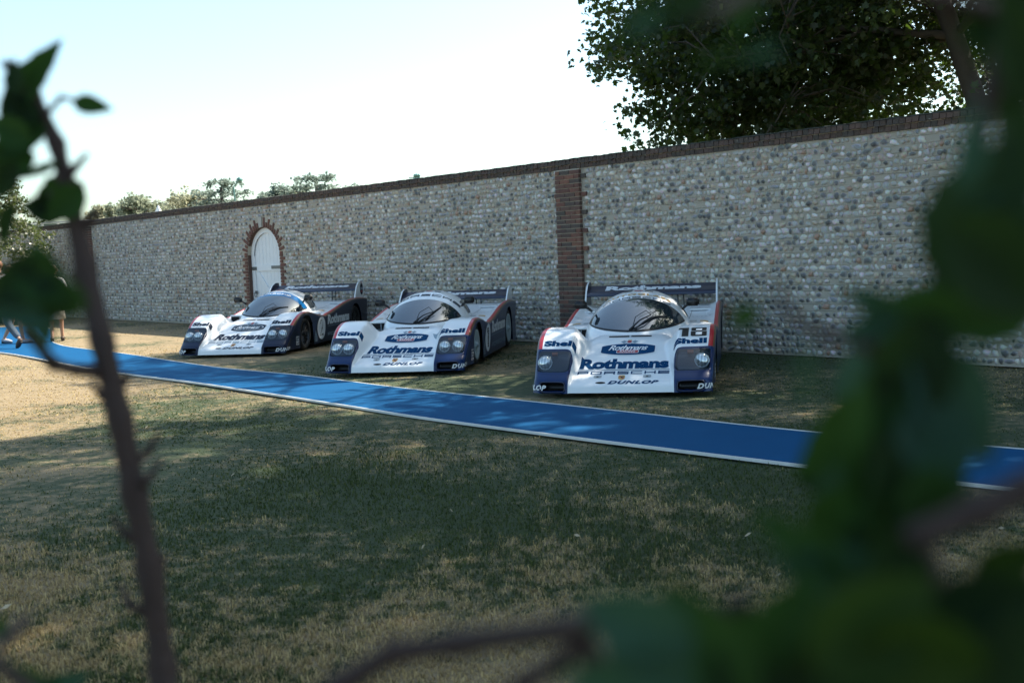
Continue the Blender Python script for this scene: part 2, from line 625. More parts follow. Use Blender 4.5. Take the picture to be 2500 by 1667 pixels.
# mortar bands between the flint courses, slightly uneven
bd = MB()
sv = np.arange(S0, 11.5, 0.16)
for row in range(1, nz):
    zc = 0.02 + row * course
    for (a, b) in ((S0, -20.55), (-19.85, DOOR_S - hw - 0.26), (DOOR_S + hw + 0.26, 1.30), (1.94, 11.4)):
        if zc > DOOR_SPRING + DOOR_RISE + 0.25 and b == DOOR_S - hw - 0.26: b = 1.30
        elif zc > DOOR_SPRING + DOOR_RISE + 0.25 and a == DOOR_S + hw + 0.26: continue
        xs = np.arange(a, b, 0.17)
        P = [(x, 0, zc + 0.006 * math.sin(x * 0.8 + row) + rnd.uniform(-.003, .003)) for x in xs]
        n = len(P)
        if n < 2: continue
        V = []
        for x, y, z in P:
            d, h = rnd.uniform(0.004, 0.012), rnd.uniform(0.004, 0.009)
            V += [(x, 0.002, z + h), (x, -d, z), (x, 0.002, z - h)]
        F = []
        for q in range(n - 1):
            for e in range(2):
                F.append((q * 3 + e, q * 3 + e + 1, q * 3 + e + 4, q * 3 + e + 3))
        bd.add(V, F)
bd.obj('mortar_band', M_MORTAR, wall, kind='stuff')

# ---- bricks
BRICK_COLS = [(0.158, 0.048, 0.034), (0.117, 0.041, 0.032), (0.187, 0.062, 0.039), (0.087, 0.041, 0.036), (0.073, 0.052, 0.047), (0.137, 0.056, 0.042), (0.229, 0.08, 0.047), (0.056, 0.042, 0.04)]


def brick_mesh(col, name='brick', bev=0.06):
    """unit brick with worn edges"""
    bm = bmesh.new()
    bmesh.ops.create_cube(bm, size=1.0)
    for v in bm.verts:
        v.co += Vector([rnd.uniform(-.025, .025) for _ in range(3)])
    me = bpy.data.meshes.new(name)
    bm.to_mesh(me); bm.free()
    me.materials.append(M_BRICK)
    set_attr(me, 'col', np.array([[c * rnd.uniform(.9, 1.1) for c in col] for _ in me.vertices]), 'FLOAT_COLOR')
    return me


bricks = [brick_mesh(c) for c in BRICK_COLS for _ in range(2)]
bright = [brick_mesh(c) for c in [(0.165, 0.052, 0.034), (0.14, 0.044, 0.031), (0.18, 0.062, 0.040), (0.12, 0.040, 0.030)]]
dark_c = [brick_mesh(c, 'coping_brick') for c in [(0.045, 0.026, 0.022), (0.062, 0.030, 0.025), (0.038, 0.030, 0.027), (0.032, 0.028, 0.026), (0.075, 0.036, 0.028)]]


def pier(sc, full):
    """projecting brick pier, toothed into the flint"""
    W_, P_, ch = 0.575, 0.065, 0.0755
    m = MB()
    m.box((sc, -P_ / 2 + 0.008, (WH - 0.16) / 2), (W_ - 0.02, P_ - 0.012, WH - 0.17))
    m.obj('pier_core', M_MORTAR, wall)
    n = int((WH - 0.17) / ch)
    if not full:
        b = MB()
    for r_ in range(n):
        z = (r_ + 0.5) * ch + 0.005
        cuts = [0, 0.225, 0.46, W_] if r_ % 2 else [0, 0.11, 0.345, W_]
        for a, c in zip(cuts[:-1], cuts[1:]):
            w = c - a - 0.011
            if full:
                obj('brick', rnd.choice(bricks), wall, (sc - W_ / 2 + (a + c) / 2, -P_ / 2 + rnd.uniform(-.003, .003), z), (0, rnd.uniform(-.008, .008), 0), (w, P_ + 0.004, ch - 0.0115))
            else:
                b.box((sc - W_ / 2 + (a + c) / 2, -P_ / 2, z), (w, P_ + .004, ch - .0115))
        if r_ % 4 == 1:
            if full:
                obj('brick', rnd.choice(bricks), wall, (sc + W_ / 2 + 0.065, -0.012, z), None, (0.11, 0.05, ch - 0.010))
                if r_ % 8 == 1: obj('brick', rnd.choice(bricks), wall, (sc - W_ / 2 - 0.03, -0.012, z), None, (0.05, 0.05, ch - 0.010))
    if not full:
        o = b.obj('pier_brickwork', M_BRICK, wall, kind='stuff')
        set_attr(o.data, 'col', np.repeat(np.array([rnd.choice(BRICK_COLS) for _ in range(len(b.V) // 8)]), 8, 0), 'FLOAT_COLOR')


pier(1.62, True)
pier(-20.2, False)

# ---- coping: two courses of brick on edge, the upper one oversailing and mossy
mp = 0.089
slots = []
k = 0
s = S0
while s < S1:
    for lev in (0, 1):
        slots.append((s + mp / 2 + (0.03 if lev else 0), lev))
    s += mp
near = sorted([q for q in slots if q[0] < 9.5], key=lambda q: -q[0])
near = [q for q in near if q[0] < 8.6][:284]
near_set = set(near)
ms = MB(); mcol = []
for (c, lev) in slots:
    z = WH - 0.16 + 0.038 + lev * 0.078
    pr = 0.030 + 0.022 * lev + rnd.uniform(-.006, .006)
    if (c, lev) in near_set:
        obj('coping_brick', rnd.choice(dark_c), wall, (c, (TH - pr) / 2 - 0.0, z + rnd.uniform(-.004, .004)), (0, rnd.uniform(-.02, .02), 0), (mp - 0.010, TH + pr, 0.069))
    else:
        ms.box((c, (TH - pr) / 2, z + rnd.uniform(-.004, .004)), (mp - 0.010, TH + pr, 0.069))
        mcol += [rnd.choice([(0.045, 0.026, 0.022), (0.062, 0.030, 0.025), (0.038, 0.030, 0.027), (0.075, 0.036, 0.028)])] * 8
o = ms.obj('coping_brickwork', M_BRICK, wall, kind='stuff')
set_attr(o.data, 'col', np.array(mcol), 'FLOAT_COLOR')
cb = MB()
cb.box(((S0 + S1) / 2, TH / 2 - 0.008, WH - 0.16 + 0.078), (S1 - S0, TH + 0.012, 0.150))
cb.obj('coping_bed', M_MORTAR, wall)
# lumpy mossy flaunching along the top
xs = np.arange(S0, S1, 0.07)
prof = [(-0.052, 0.0), (-0.045, 0.014), (0.06, 0.026), (0.20, 0.036), (0.34, 0.026), (0.43, 0.0)]
V = [(x, y + rnd.uniform(-.006, .006), WH + 0.0 + (0 if q in (0, len(prof) - 1) else h * rnd.uniform(0.4, 1.35)) - 0.004) for x in xs for q, (y, h) in enumerate(prof)]
obj('coping_top', make_mesh('coping_top', V, grid_faces(len(xs), len(prof), True), M_MOSS), wall)

# ---- doorway: arch bricks, jamb bricks, keystone
def arch_pt(t):
    return DOOR_S + hw * math.cos(t), DOOR_SPRING + DOOR_RISE * math.sin(t)


nb = 25
for k in range(nb):
    t = math.pi * (k + 0.5) / nb
    x, z = arch_pt(t)
    nx, nz_ = math.cos(t) / hw, math.sin(t) / DOOR_RISE
    l = math.hypot(nx, nz_); nx, nz_ = nx / l, nz_ / l
    if k == nb // 2 + 1 or k == nb // 2:
        continue
    L = 0.235 if k % 2 else 0.125
    ang = math.atan2(nx, nz_)
    obj('brick', rnd.choice(bright), wall, (x + nx * L / 2, 0.045, z + nz_ * L / 2), (0, ang, 0), (0.066, 0.13, L))
ks = MB()
x, z = DOOR_S - 0.05, DOOR_SPRING + DOOR_RISE
ks.add([(x - .055, -.028, z - .005), (x + .055, -.028, z - .005), (x + .085, -.028, z + .25), (x - .085, -.028, z + .25), (x - .055, .1, z - .005), (x + .055, .1, z - .005), (x + .085, .1, z + .25), (x - .085, .1, z + .25)],
       [(0, 1, 2, 3), (4, 7, 6, 5), (0, 4, 5, 1), (1, 5, 6, 2), (2, 6, 7, 3), (3, 7, 4, 0)])
ks.obj('keystone', simple('pale stone', (0.40, 0.38, 0.34), 0.9, 0.2, 12, 0.3), wall)
zc = 0.04
r_ = 0
while zc < DOOR_SPRING:
    for sg in (-1, 1):
        L = 0.235 if r_ % 2 else 0.125
        obj('brick', rnd.choice(bright), wall, (DOOR_S + sg * (hw + L / 2), 0.045, zc), None, (L, 0.135, 0.066))
    zc += 0.078; r_ += 1
# brick reveal lining inside the opening
rv = MB()
P = [(DOOR_S - hw, 0.0)] + [arch_pt(math.pi * (1 - k / 28)) for k in range(29)] + [(DOOR_S + hw, 0.0)]
V, F = [], []
for x, z in P:
    q = 0.004
    xx = x + (q if x < DOOR_S else -q)
    V += [(xx, 0.006, z - q), (xx, 0.24, z - q)]
F = [(2 * k, 2 * k + 1, 2 * k + 3, 2 * k + 2) for k in range(len(P) - 1)]
o = obj('door_reveal', make_mesh('door_reveal', V, F, M_BRICK, col=np.array([(0.09, 0.035, 0.026)] * len(V))), wall)

# ---- the door itself
M_WHITE = simple('white door paint', (0.74, 0.75, 0.77), 0.45, 0.05, 6, 0.05)
M_IRON = simple('grey iron', (0.16, 0.165, 0.165), 0.5, 0.25, 20, 0.2, Metallic=0.6)
door = MB()
DY = 0.125
nseg = 40
bp = [(DOOR_S + hw * 0.99 * math.cos(math.pi * k / nseg), DOOR_SPRING + DOOR_RISE * 0.99 * math.sin(math.pi * k / nseg)) for k in range(nseg + 1)]
ring = [(DOOR_S + hw * 0.99, 0.03)] + bp + [(DOOR_S - hw * 0.99, 0.03)]
door.add([(x, DY + 0.03, z) for x, z in ring], [tuple(range(len(ring) - 1, -1, -1))])
dr = door.obj('door', M_WHITE, wall)
npl = 9
for k in range(npl):
    a, b = -hw * .97 + 2 * hw * .97 * k / npl + 0.003, -hw * .97 + 2 * hw * .97 * (k + 1) / npl - 0.003
    za, zb = float(arch(a)) - 0.02, float(arch(b)) - 0.02
    mid = float(arch((a + b) / 2)) - 0.02
    m = MB()
    pts = [(a, 0.04), (b, 0.04), (b, zb), ((a + b) / 2, mid), (a, za)]
    V = [(DOOR_S + x, DY, z) for x, z in pts] + [(DOOR_S + x, DY + 0.028, z) for x, z in pts]
    m.add(V, [(0, 1, 2, 3, 4)] + [(i, i + 5, (i + 1) % 5 + 5, (i + 1) % 5) for i in range(5)])
    m.obj('plank', M_WHITE, dr)
# arched frame stile, rail, brace
fr = MB()
inn, outr = 0.80, 0.985
for k in range(nseg):
    q = []
    for kk in (k, k + 1):
        t = math.pi * kk / nseg
        for f in (inn, outr):
            q.append((DOOR_S + hw * f * math.cos(t), DOOR_SPRING + DOOR_RISE * f * math.sin(t)))
    V = [(x, DY - 0.03, z) for x, z in (q[0], q[1], q[3], q[2])] + [(x, DY - 0.001, z) for x, z in (q[0], q[1], q[3], q[2])]
    fr.add(V, [(0, 1, 2, 3), (0, 4, 5, 1), (3, 2, 6, 7)])
for sg in (-1, 1):
    fr.box((DOOR_S + sg * hw * (inn + outr) / 2, DY - 0.0155, DOOR_SPRING / 2 + 0.02), (hw * (outr - inn), 0.029, DOOR_SPRING - 0.03))
fr.obj('frame', M_WHITE, dr)
m = MB(); m.box((DOOR_S, DY - 0.013, 1.46), (hw * 1.58, 0.025, 0.15)); m.obj('rail', M_WHITE, dr)
m = MB(); m.box((DOOR_S, DY - 0.013, 0.35), (hw * 1.58, 0.025, 0.15)); m.obj('rail', M_WHITE, dr)
m = MB()
br0, br1 = Vector((DOOR_S - hw * .70, DY - 0.012, 1.37)), Vector((DOOR_S + hw * .62, DY - 0.012, 0.43))
d = br1 - br0
m.box((br0 + br1) / 2, (d.length, 0.022, 0.11), Matrix.Rotation(math.atan2(-d.z, d.x), 3, 'Y'))
m.obj('brace', M_WHITE, dr)
m = MB(); m.box((DOOR_S + hw * .55, DY - 0.031, 1.47), (0.52, 0.010, 0.075)); m.obj('hinge', M_IRON, dr)
m = MB(); m.box((DOOR_S - hw * .83, DY - 0.036, 1.45), (0.22, 0.012, 0.085)); m.tube([(DOOR_S - hw * .95, DY - 0.05, 1.45), (DOOR_S - hw * .72, DY - 0.05, 1.45)], 0.012); m.obj('latch', M_IRON, dr)
m = MB()
hx, hz = DOOR_S - hw * .78, 0.86
m.box((hx, DY - 0.035, hz), (0.10, 0.012, 0.075))
m.tube([(hx + .06 * math.cos(a), DY - 0.06, hz - .05 + .06 * math.sin(a)) for a in np.linspace(0, 6.28, 17)], 0.009, 6)
m.obj('handle', M_IRON, dr)

# ================================================================== TREES
M_BARK = simple('dark bark', (0.060, 0.050, 0.040), 0.95, 0.35, 5, 0.8)
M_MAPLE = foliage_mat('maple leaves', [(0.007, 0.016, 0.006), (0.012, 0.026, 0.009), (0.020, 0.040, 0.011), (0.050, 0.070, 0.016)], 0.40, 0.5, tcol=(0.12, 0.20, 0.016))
M_FAR = foliage_mat('hazed far foliage', [(0.16, 0.19, 0.13), (0.23, 0.26, 0.17), (0.36, 0.39, 0.30)], 0.6, 0.7, tcol=(0.32, 0.35, 0.25))  # distance haze put into the leaf colours, here and in the next two
M_FAR2 = foliage_mat('hazed olive foliage', [(0.26, 0.27, 0.17), (0.33, 0.33, 0.21), (0.46, 0.45, 0.35)], 0.6, 0.7, tcol=(0.42, 0.42, 0.30))
M_CEDAR = foliage_mat('hazed cedar needles', [(0.085, 0.12, 0.10), (0.125, 0.165, 0.13), (0.23, 0.27, 0.22)], 0.55, 0.7, tcol=(0.24, 0.30, 0.25))
M_IVY = foliage_mat('holm oak leaves', [(0.045, 0.055, 0.025), (0.085, 0.090, 0.045), (0.16, 0.155, 0.09), (0.26, 0.245, 0.16)], 0.2, 0.35)

MAPLE = [(0, 0), (.30, .02), (.52, .16), (.36, .30), (.55, .62), (.26, .56), (0, 1.0), (-.26, .56), (-.55, .62), (-.36, .30), (-.52, .16), (-.30, .02)]
MAPLE_F = [(0, 1, 2, 3), (0, 3, 4, 5), (0, 5, 6, 7), (0, 7, 8, 9), (0, 9, 10, 11)]


def leaf_cloud(centers, spread, per, size, seed, shape='maple', droop=0.5):
    """many leaf-sized faces scattered round twig ends"""
    g = np.random.default_rng(seed)
    n = len(centers) * per
    c = np.repeat(np.asarray(centers), per, 0)
    d = g.normal(size=(n, 3)); d /= np.linalg.norm(d, axis=1)[:, None]
    sp = np.repeat(np.broadcast_to(np.asarray(spread, float), (len(centers),)), per)
    p = c + d * (sp * g.random(n) ** 0.45)[:, None] * np.array([1, 1, 0.7])
    nrm = g.normal(size=(n, 3)) + np.array([0, 0, 0.9]); nrm /= np.linalg.norm(nrm, axis=1)[:, None]
    a = g.normal(size=(n, 3)); a[:, 2] -= droop
    a -= nrm * (a * nrm).sum(1)[:, None]; a /= np.linalg.norm(a, axis=1)[:, None]
    b = np.cross(nrm, a)
    s = size * g.uniform(0.6, 1.25, n)
    if shape == 'maple': S, Fq = np.array(MAPLE), np.array(MAPLE_F)
    else: S, Fq = np.array([(0, 0), (.34, .4), (0, 1.0), (-.34, .4)]), np.array([(0, 1, 2, 3)])
    k = len(S)
    fold = 0.22
    V = p[:, None, :] + s[:, None, None] * (S[None, :, 0, None] * b[:, None, :] + S[None, :, 1, None] * a[:, None, :] - fold * np.abs(S[None, :, 0, None]) * nrm[:, None, :] * -1)
    F = (np.arange(n)[:, None, None] * k + Fq[None]).reshape(-1, 4)
    rv = np.clip(np.repeat(np.clip(g.normal(0.42, 0.22, n), 0, 1), k) + np.repeat(np.repeat(g.normal(0, 0.12, len(centers)), per), k), 0, 1)
    return V.reshape(-1, 3), F, rv


def grow(m, tips, p, d, L, r, depth, g, bend=0.25, up=0.08):
    n = 6
    pts, rad = [p.copy()], [r]
    dd = d.copy()
    for i in range(n):
        dd = dd + g.normal(0, bend / n, 3) * 1.2; dd[2] += up / n
        dd /= np.linalg.norm(dd)
        p = p + dd * L / n
        pts.append(p.copy()); rad.append(r * (1 - 0.55 * (i + 1) / n))
    m.tube(pts, rad, 8 if depth > 1 else 5)
    if depth <= 1: tips.extend([pts[3], pts[5], pts[6]])
    if depth == 0: return
    k = 3 if depth > 1 else 4
    for j in range(k):
        i = 2 + int((j + 1) * (n - 2) / k)
        ax = g.normal(size=3); ax -= dd * (ax @ dd); ax /= np.linalg.norm(ax)
        t = (pts[min(i, n)] - pts[i - 1]); t /= np.linalg.norm(t)
        nd = t * 0.62 + ax * 0.8; nd[2] += 0.05; nd /= np.linalg.norm(nd)
        grow(m, tips, pts[i - 1].copy(), nd, L * g.uniform(.55, .75), rad[i - 1] * .62, depth - 1, g, bend, up)


def big_tree(name, base, lean, hgt, rad, env, per, nclust, seed, label, parts=0, size=0.15, keep=None):
    g = np.random.default_rng(seed)
    t = empty(name, base, 0, label, 'tree', 'large maple trees behind the flint wall')
    m = MB(); tips = []
    top = np.array([lean[0], lean[1], hgt])
    pts, rr = [], []
    for i in range(9):
        f = i / 8
        pts.append(np.array([lean[0] * f ** 1.1 + 0.12 * math.sin(f * 5), lean[1] * f, hgt * f - 0.1])); rr.append(rad * (1.25 - .85 * f) if i else rad * 1.6)
    m.tube(pts, rr, 12)
    for i in range(3, 9):
        for q in range(3):
            a = g.uniform(0, 6.28) if i < 8 else q * 2.1
            d = np.array([math.cos(a), math.sin(a), g.uniform(0.05, 0.6)]); d /= np.linalg.norm(d)
            grow(m, tips, pts[i].copy(), d, g.uniform(2.6, 4.0), rr[i] * .5, 2, g)
    m.obj('trunk', M_BARK, t, smooth=True)
    # twig ends spread through the crown's own volume
    C, Sp = [], []
    B = np.array(base)
    for (c, r, share) in env:
        k = int(nclust * share)
        d = g.normal(size=(k, 3)); d /= np.linalg.norm(d, axis=1)[:, None]
        rr_ = g.random(k) ** (1 / 2.2)
        q = np.array(c) + d * rr_[:, None] * np.array(r)
        C.append(q - B); Sp.append(g.uniform(0.28, 0.58, k))
    T = np.array([x for x in tips])
    wt = T + B
    inside = np.zeros(len(T), bool)
    for (c, r, share) in env:
        inside |= (((wt - np.array(c)) / np.array(r)) ** 2).sum(1) < 1.15
    C.append(T[inside]); Sp.append(g.uniform(.3, .6, inside.sum()))
    C = np.concatenate(C); Sp = np.concatenate(Sp)
    if keep is not None:
        k = keep(C + B); C, Sp = C[k], Sp[k]
    # thin twigs towards some of the ends
    tw = MB()
    TP = T if len(T) else np.zeros((1, 3))
    for i in range(0, len(C), 3):
        j = np.argmin(((TP - C[i]) ** 2).sum(1))
        a, b = TP[j], C[i]
        if np.linalg.norm(a - b) > 3.0 or np.linalg.norm(a - b) < 0.2: continue
        mid = (a + b) / 2 + g.normal(0, .12, 3); mid[2] += .1
        tw.tube([a, mid, b], [.016, .011, .005], 4, caps=False)
    tw.obj('twigs', M_BARK, t, kind='stuff')
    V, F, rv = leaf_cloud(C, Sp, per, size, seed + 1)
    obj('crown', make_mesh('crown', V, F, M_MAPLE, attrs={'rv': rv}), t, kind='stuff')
    if parts:
        # the outermost leaves towards the lawn, one by one
        lm = []
        for q in range(4):
            S = np.array(MAPLE) * np.array([1, 1]); me = make_mesh('leaf', np.c_[S[:, 0], S[:, 1], -0.22 * abs(S[:, 0])], MAPLE_F, M_MAPLE, attrs={'rv': np.full(len(S), 0.25 + .2 * q)})
            lm.append(me)
        W = C + B
        sc = W @ np.array([-0.55, -0.8, -0.1])
        order = np.argsort(-sc)[:parts]
        for i in order:
            q = C[i] + g.normal(0, .28, 3)
            obj('leaf', lm[g.integers(4)], t, q, (g.uniform(-1.9, -0.8), g.uniform(-.6, .6), g.uniform(0, 6.28)), (size * g.uniform(.9, 1.3),) * 3)
    return t


def wall_y(x):
    return 19.76 - 1.1263 * x


def keep_a(P):
    # nothing grows down through the wall or out over the lawn side below its top
    behind = (P[:, 0] * 0.748 + (P[:, 1] - 19.76) * 0.664)
    sight = P[:, 0] / P[:, 1]
    gap = (sight > 0.375) & (sight < 0.455) & (P[:, 1] < 17.2) & (P[:, 2] < 7.5)      # the main limb shows here
    thin = np.random.default_rng(3).random(len(P)) < 0.12
    return (~gap | thin) & ((behind > 0.75) | (P[:, 2] > 4.4)) & ((behind > -0.9) | (P[:, 2] > 5.6)) & (P[:, 2] > 2.6)


ENV_A = [((6.8, 21.2, 7.0), (5.3, 4.4, 3.9), .44), ((4.4, 18.9, 4.6), (2.95, 2.2, 1.8), .17), ((9.6, 15.0, 5.4), (4.4, 3.6, 3.0), .11), ((6.6, 15.6, 7.0), (3.0, 2.6, 2.0), .13), ((8.0, 22.6, 11.6), (3.6, 3.4, 3.2), .09), ((4.7, 22.6, 10.4), (4.1, 4.1, 3.2), .18)]  # last lobes, mostly above the view, added to shade the cars
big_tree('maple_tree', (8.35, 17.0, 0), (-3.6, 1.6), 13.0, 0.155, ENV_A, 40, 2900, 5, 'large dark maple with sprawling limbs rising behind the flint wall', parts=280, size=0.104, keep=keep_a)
ENV_B = [((12.7, 11.0, 9.4), (5.8, 5.4, 4.3), .38), ((9.95, 13.35, 15.6), (5.6, 4.9, 4.2), .36), ((10.6, 7.0, 14.0), (5.2, 5.0, 4.4), .34)]  # unseen crown, lobes placed to shade the near lawn and camera
big_tree('maple_tree', (14.2, 10.2, 0), (-1.0, 1.0), 15.0, 0.28, ENV_B, 22, 2200, 15, 'second maple behind the wall, out of view on the right, its crown placed to shade the near lawn', size=0.21, keep=lambda P: P[:, 2] > 3.8)


def small_tree(name, base, top, width, mat, seed, label, cedar=False, n=150, per=16, low=0.0):
    g = np.random.default_rng(seed)
    t = empty(name, (base[0], base[1], 0), 0, label, 'tree', 'trees far behind the wall')
    m = MB()
    m.tube([(0, 0, -.1), (width * .02, 0, top * .4), (0, 0, top * .9)], [width * .07, width * .05, width * .02], 8)
    for k in range(7):
        a = g.uniform(0, 6.28); z = top * g.uniform(.45, .85)
        m.tube([(0, 0, z), (math.cos(a) * width * .2, math.sin(a) * width * .2, z + (.0 if cedar else .3)), (math.cos(a) * width * .42, math.sin(a) * width * .42, z + (.05 if cedar else .5))], [width * .025, width * .016, width * .006], 5)
    m.obj('trunk', M_BARK, t, smooth=True)
    C = []
    if cedar:
        for k in range(n):
            z = top * (0.35 + 0.63 * g.random() ** 0.8)
            lev = round(z / (top * .085)) * top * .085
            rmax = width * .5 * (1.0 - 0.45 * ((z / top - .35) / .65) ** 2)
            a = g.uniform(0, 6.28); r = rmax * math.sqrt(g.random()) * g.uniform(.8, 1.12)
            C.append((math.cos(a) * r, math.sin(a) * r, min(lev, top * .97) + g.normal(0, .06) - .04 * r))
        sp = 0.32
    else:
        lumps = [(np.array([g.uniform(-.34, .34) * width, g.uniform(-.25, .25) * width, 0.0]), width * g.uniform(.16, .26)) for _ in range(12)]
        for c_, r_ in lumps:
            c_[2] = top - r_ * .85 - top * .16 * abs(c_[0] / width) / .34 * g.uniform(.4, 1.2) - g.choice([0, 0, 1.0]) * top * .18
        for k in range(n):
            c, r = lumps[g.integers(len(lumps))]
            d = g.normal(size=3); d /= np.linalg.norm(d)
            q = c + d * r * g.random() ** .4 * np.array([1, 1, .85])
            q[2] = min(q[2], top); C.append(q)
        sp = 0.4
    V, F, rv = leaf_cloud(np.array(C), sp, per, 0.26 if not cedar else 0.22, seed + 3, 'oval', 0.1)
    obj('crown', make_mesh('crown', V, F, mat, attrs={'rv': rv}), t, kind='stuff')
    return t


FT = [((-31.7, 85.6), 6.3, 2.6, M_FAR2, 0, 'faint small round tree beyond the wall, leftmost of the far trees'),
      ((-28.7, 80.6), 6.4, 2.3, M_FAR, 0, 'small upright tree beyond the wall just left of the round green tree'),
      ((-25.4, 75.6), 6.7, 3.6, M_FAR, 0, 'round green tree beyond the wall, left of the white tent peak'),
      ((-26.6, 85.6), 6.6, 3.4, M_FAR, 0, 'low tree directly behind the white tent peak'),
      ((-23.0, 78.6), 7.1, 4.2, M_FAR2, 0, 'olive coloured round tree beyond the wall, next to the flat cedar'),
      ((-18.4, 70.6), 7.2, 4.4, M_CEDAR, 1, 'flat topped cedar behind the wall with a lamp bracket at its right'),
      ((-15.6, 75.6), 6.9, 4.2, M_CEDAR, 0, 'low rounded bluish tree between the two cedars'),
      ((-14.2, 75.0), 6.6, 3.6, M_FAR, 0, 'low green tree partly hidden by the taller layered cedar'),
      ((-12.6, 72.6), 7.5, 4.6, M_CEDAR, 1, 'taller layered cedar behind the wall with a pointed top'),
      ((-11.0, 80.6), 7.1, 3.2, M_CEDAR, 1, 'small haze-paled cedar beyond the wall, rightmost of the far trees')]
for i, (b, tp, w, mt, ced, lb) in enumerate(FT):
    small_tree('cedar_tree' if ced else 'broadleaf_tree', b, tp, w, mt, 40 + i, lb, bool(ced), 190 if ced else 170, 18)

# sunlit evergreen at the far end of the lawn
g = np.random.default_rng(77)
bt = empty('holm_oak', (-16.3, 34.2, 0), 0, 'sunlit grey green evergreen in front of the far end of the wall', 'tree')
m = MB()
m.tube([(0, 0, -.1), (.1, 0, 1.5), (-.1, .1, 3.2), (0, 0, 4.2)], [.22, .18, .12, .04], 10)
for k in range(10):
    a = g.uniform(0, 6.28); z = g.uniform(.6, 3.4)
    m.tube([(0, 0, z), (.6 * math.cos(a), .6 * math.sin(a), z + .2), (1.2 * math.cos(a), 1.2 * math.sin(a), z + .3)], [.07, .05, .02], 6)
m.obj('trunk', M_BARK, bt, smooth=True)
C = []
for k in range(520):
    z = 0.35 + 4.1 * g.random()
    rm = 1.75 * math.sqrt(max(0.04, 1 - ((z - 2.0) / 2.7) ** 2)) * (1 + .15 * math.sin(3 * z))
    a = g.uniform(0, 6.28); r = rm * g.random() ** .35
    C.append((r * math.cos(a), r * math.sin(a), z))
V, F, rv = leaf_cloud(np.array(C), 0.24, 26, 0.115, 78, 'oval', 0.3)
obj('crown', make_mesh('crown', V, F, M_IVY, attrs={'rv': rv}), bt, kind='stuff')

# ================================================================== THINGS BEYOND THE WALL
M_TEAL = simple('weathered green metal', (0.10, 0.22, 0.20), 0.5, 0.2, 6, 0.1, Metallic=0.3)
mast = empty('lamp_mast', (-5.08, 60.5, 0), 0, 'thin green mast with lamps on a crossbar above the wall', 'mast')
m = MB(); m.tube([(0, 0, 0), (0, 0, 5.95)], .035, 8); m.obj('pole', M_TEAL, mast)
m = MB(); m.box((.02, 0, 5.88), (.62, .07, .05)); m.obj('crossbar', M_TEAL, mast)
for x, s_ in ((.06, .13), (.16, .15), (.27, .13)):
    m = MB(); m.lathe([(0.01, -.08), (s_ * .6, -.05), (s_ * .75, .06), (.02, .07)], 14, 'Y', (x, 0, 6.0)); m.obj('lamp', M_TEAL, mast, smooth=True)
mast = empty('lamp_mast', (-15.27, 62.5, 0), 0, 'green lamp bracket on a pole beside the flat topped cedar', 'mast')
m = MB(); m.tube([(0, 0, 0), (-.3, 0, 5.9)], .04, 8); m.obj('pole', M_TEAL, mast)
m = MB(); m.tube([(-.3, 0, 5.9), (.0, 0, 6.25)], .03, 6); m.obj('bracket', M_TEAL, mast)
m = MB(); m.lathe([(0.02, -.1), (.14, -.06), (.15, .08), (.02, .1)], 14, 'Y', (.06, 0, 6.3)); m.obj('lamp', M_TEAL, mast, smooth=True)
M_TENT = simple('white canvas', (0.78, 0.78, 0.76), 0.8, 0.05, 3)
tent = empty('marquee', (-20.87, 65.4, 0), 0, 'white pointed tent peak showing just over the wall', 'tent')
m = MB()
prof = [(3.0, 2.5), (1.6, 3.4), (.6, 4.3), (.2, 4.85), (.03, 5.2)]
for (r0, z0), (r1, z1) in zip(prof[:-1], prof[1:]):
    for k in range(4):
        a, b = math.pi / 4 + k * math.pi / 2, math.pi / 4 + (k + 1) * math.pi / 2
        m.add([(r0 * math.cos(a), r0 * math.sin(a), z0), (r0 * math.cos(b), r0 * math.sin(b), z0), (r1 * math.cos(b), r1 * math.sin(b), z1), (r1 * math.cos(a), r1 * math.sin(a), z1)], [(0, 1, 2, 3)])
m.obj('roof', M_TENT, tent)
for k in range(4):
    a = math.pi / 4 + k * math.pi / 2
    m = MB(); m.tube([(2.95 * math.cos(a), 2.95 * math.sin(a), 0), (2.95 * math.cos(a), 2.95 * math.sin(a), 2.5)], .05, 6); m.obj('pole', M_TENT, tent)
gh = empty('glasshouse', (-21.2, 50.6, 0), R(-10), 'low green framed glasshouse top showing over the far wall', 'glasshouse')
M_PANE = simple('greenhouse glass', (0.10, 0.16, 0.16), 0.08, 0.2, 2)
m = MB()
for x in np.linspace(-2, 2, 6):
    m.box((x, 0, 1.9), (.06, .06, 3.8))
m.box((0, 0, 3.8), (4.1, .08, .07)); m.box((0, 0, 3.2), (4.1, .06, .05))
m.obj('frame', M_TENT, gh)
for k in range(5):
    m = MB(); m.box((-1.6 + .8 * k, .05, 2.0), (.72, .012, 3.5)); m.obj('pane', M_PANE, gh)

# ================================================================== RACING CARS
def attr_gt(t, name, thr):
    return t.math('GREATER_THAN', t.attr(name).outputs['Fac'], thr)


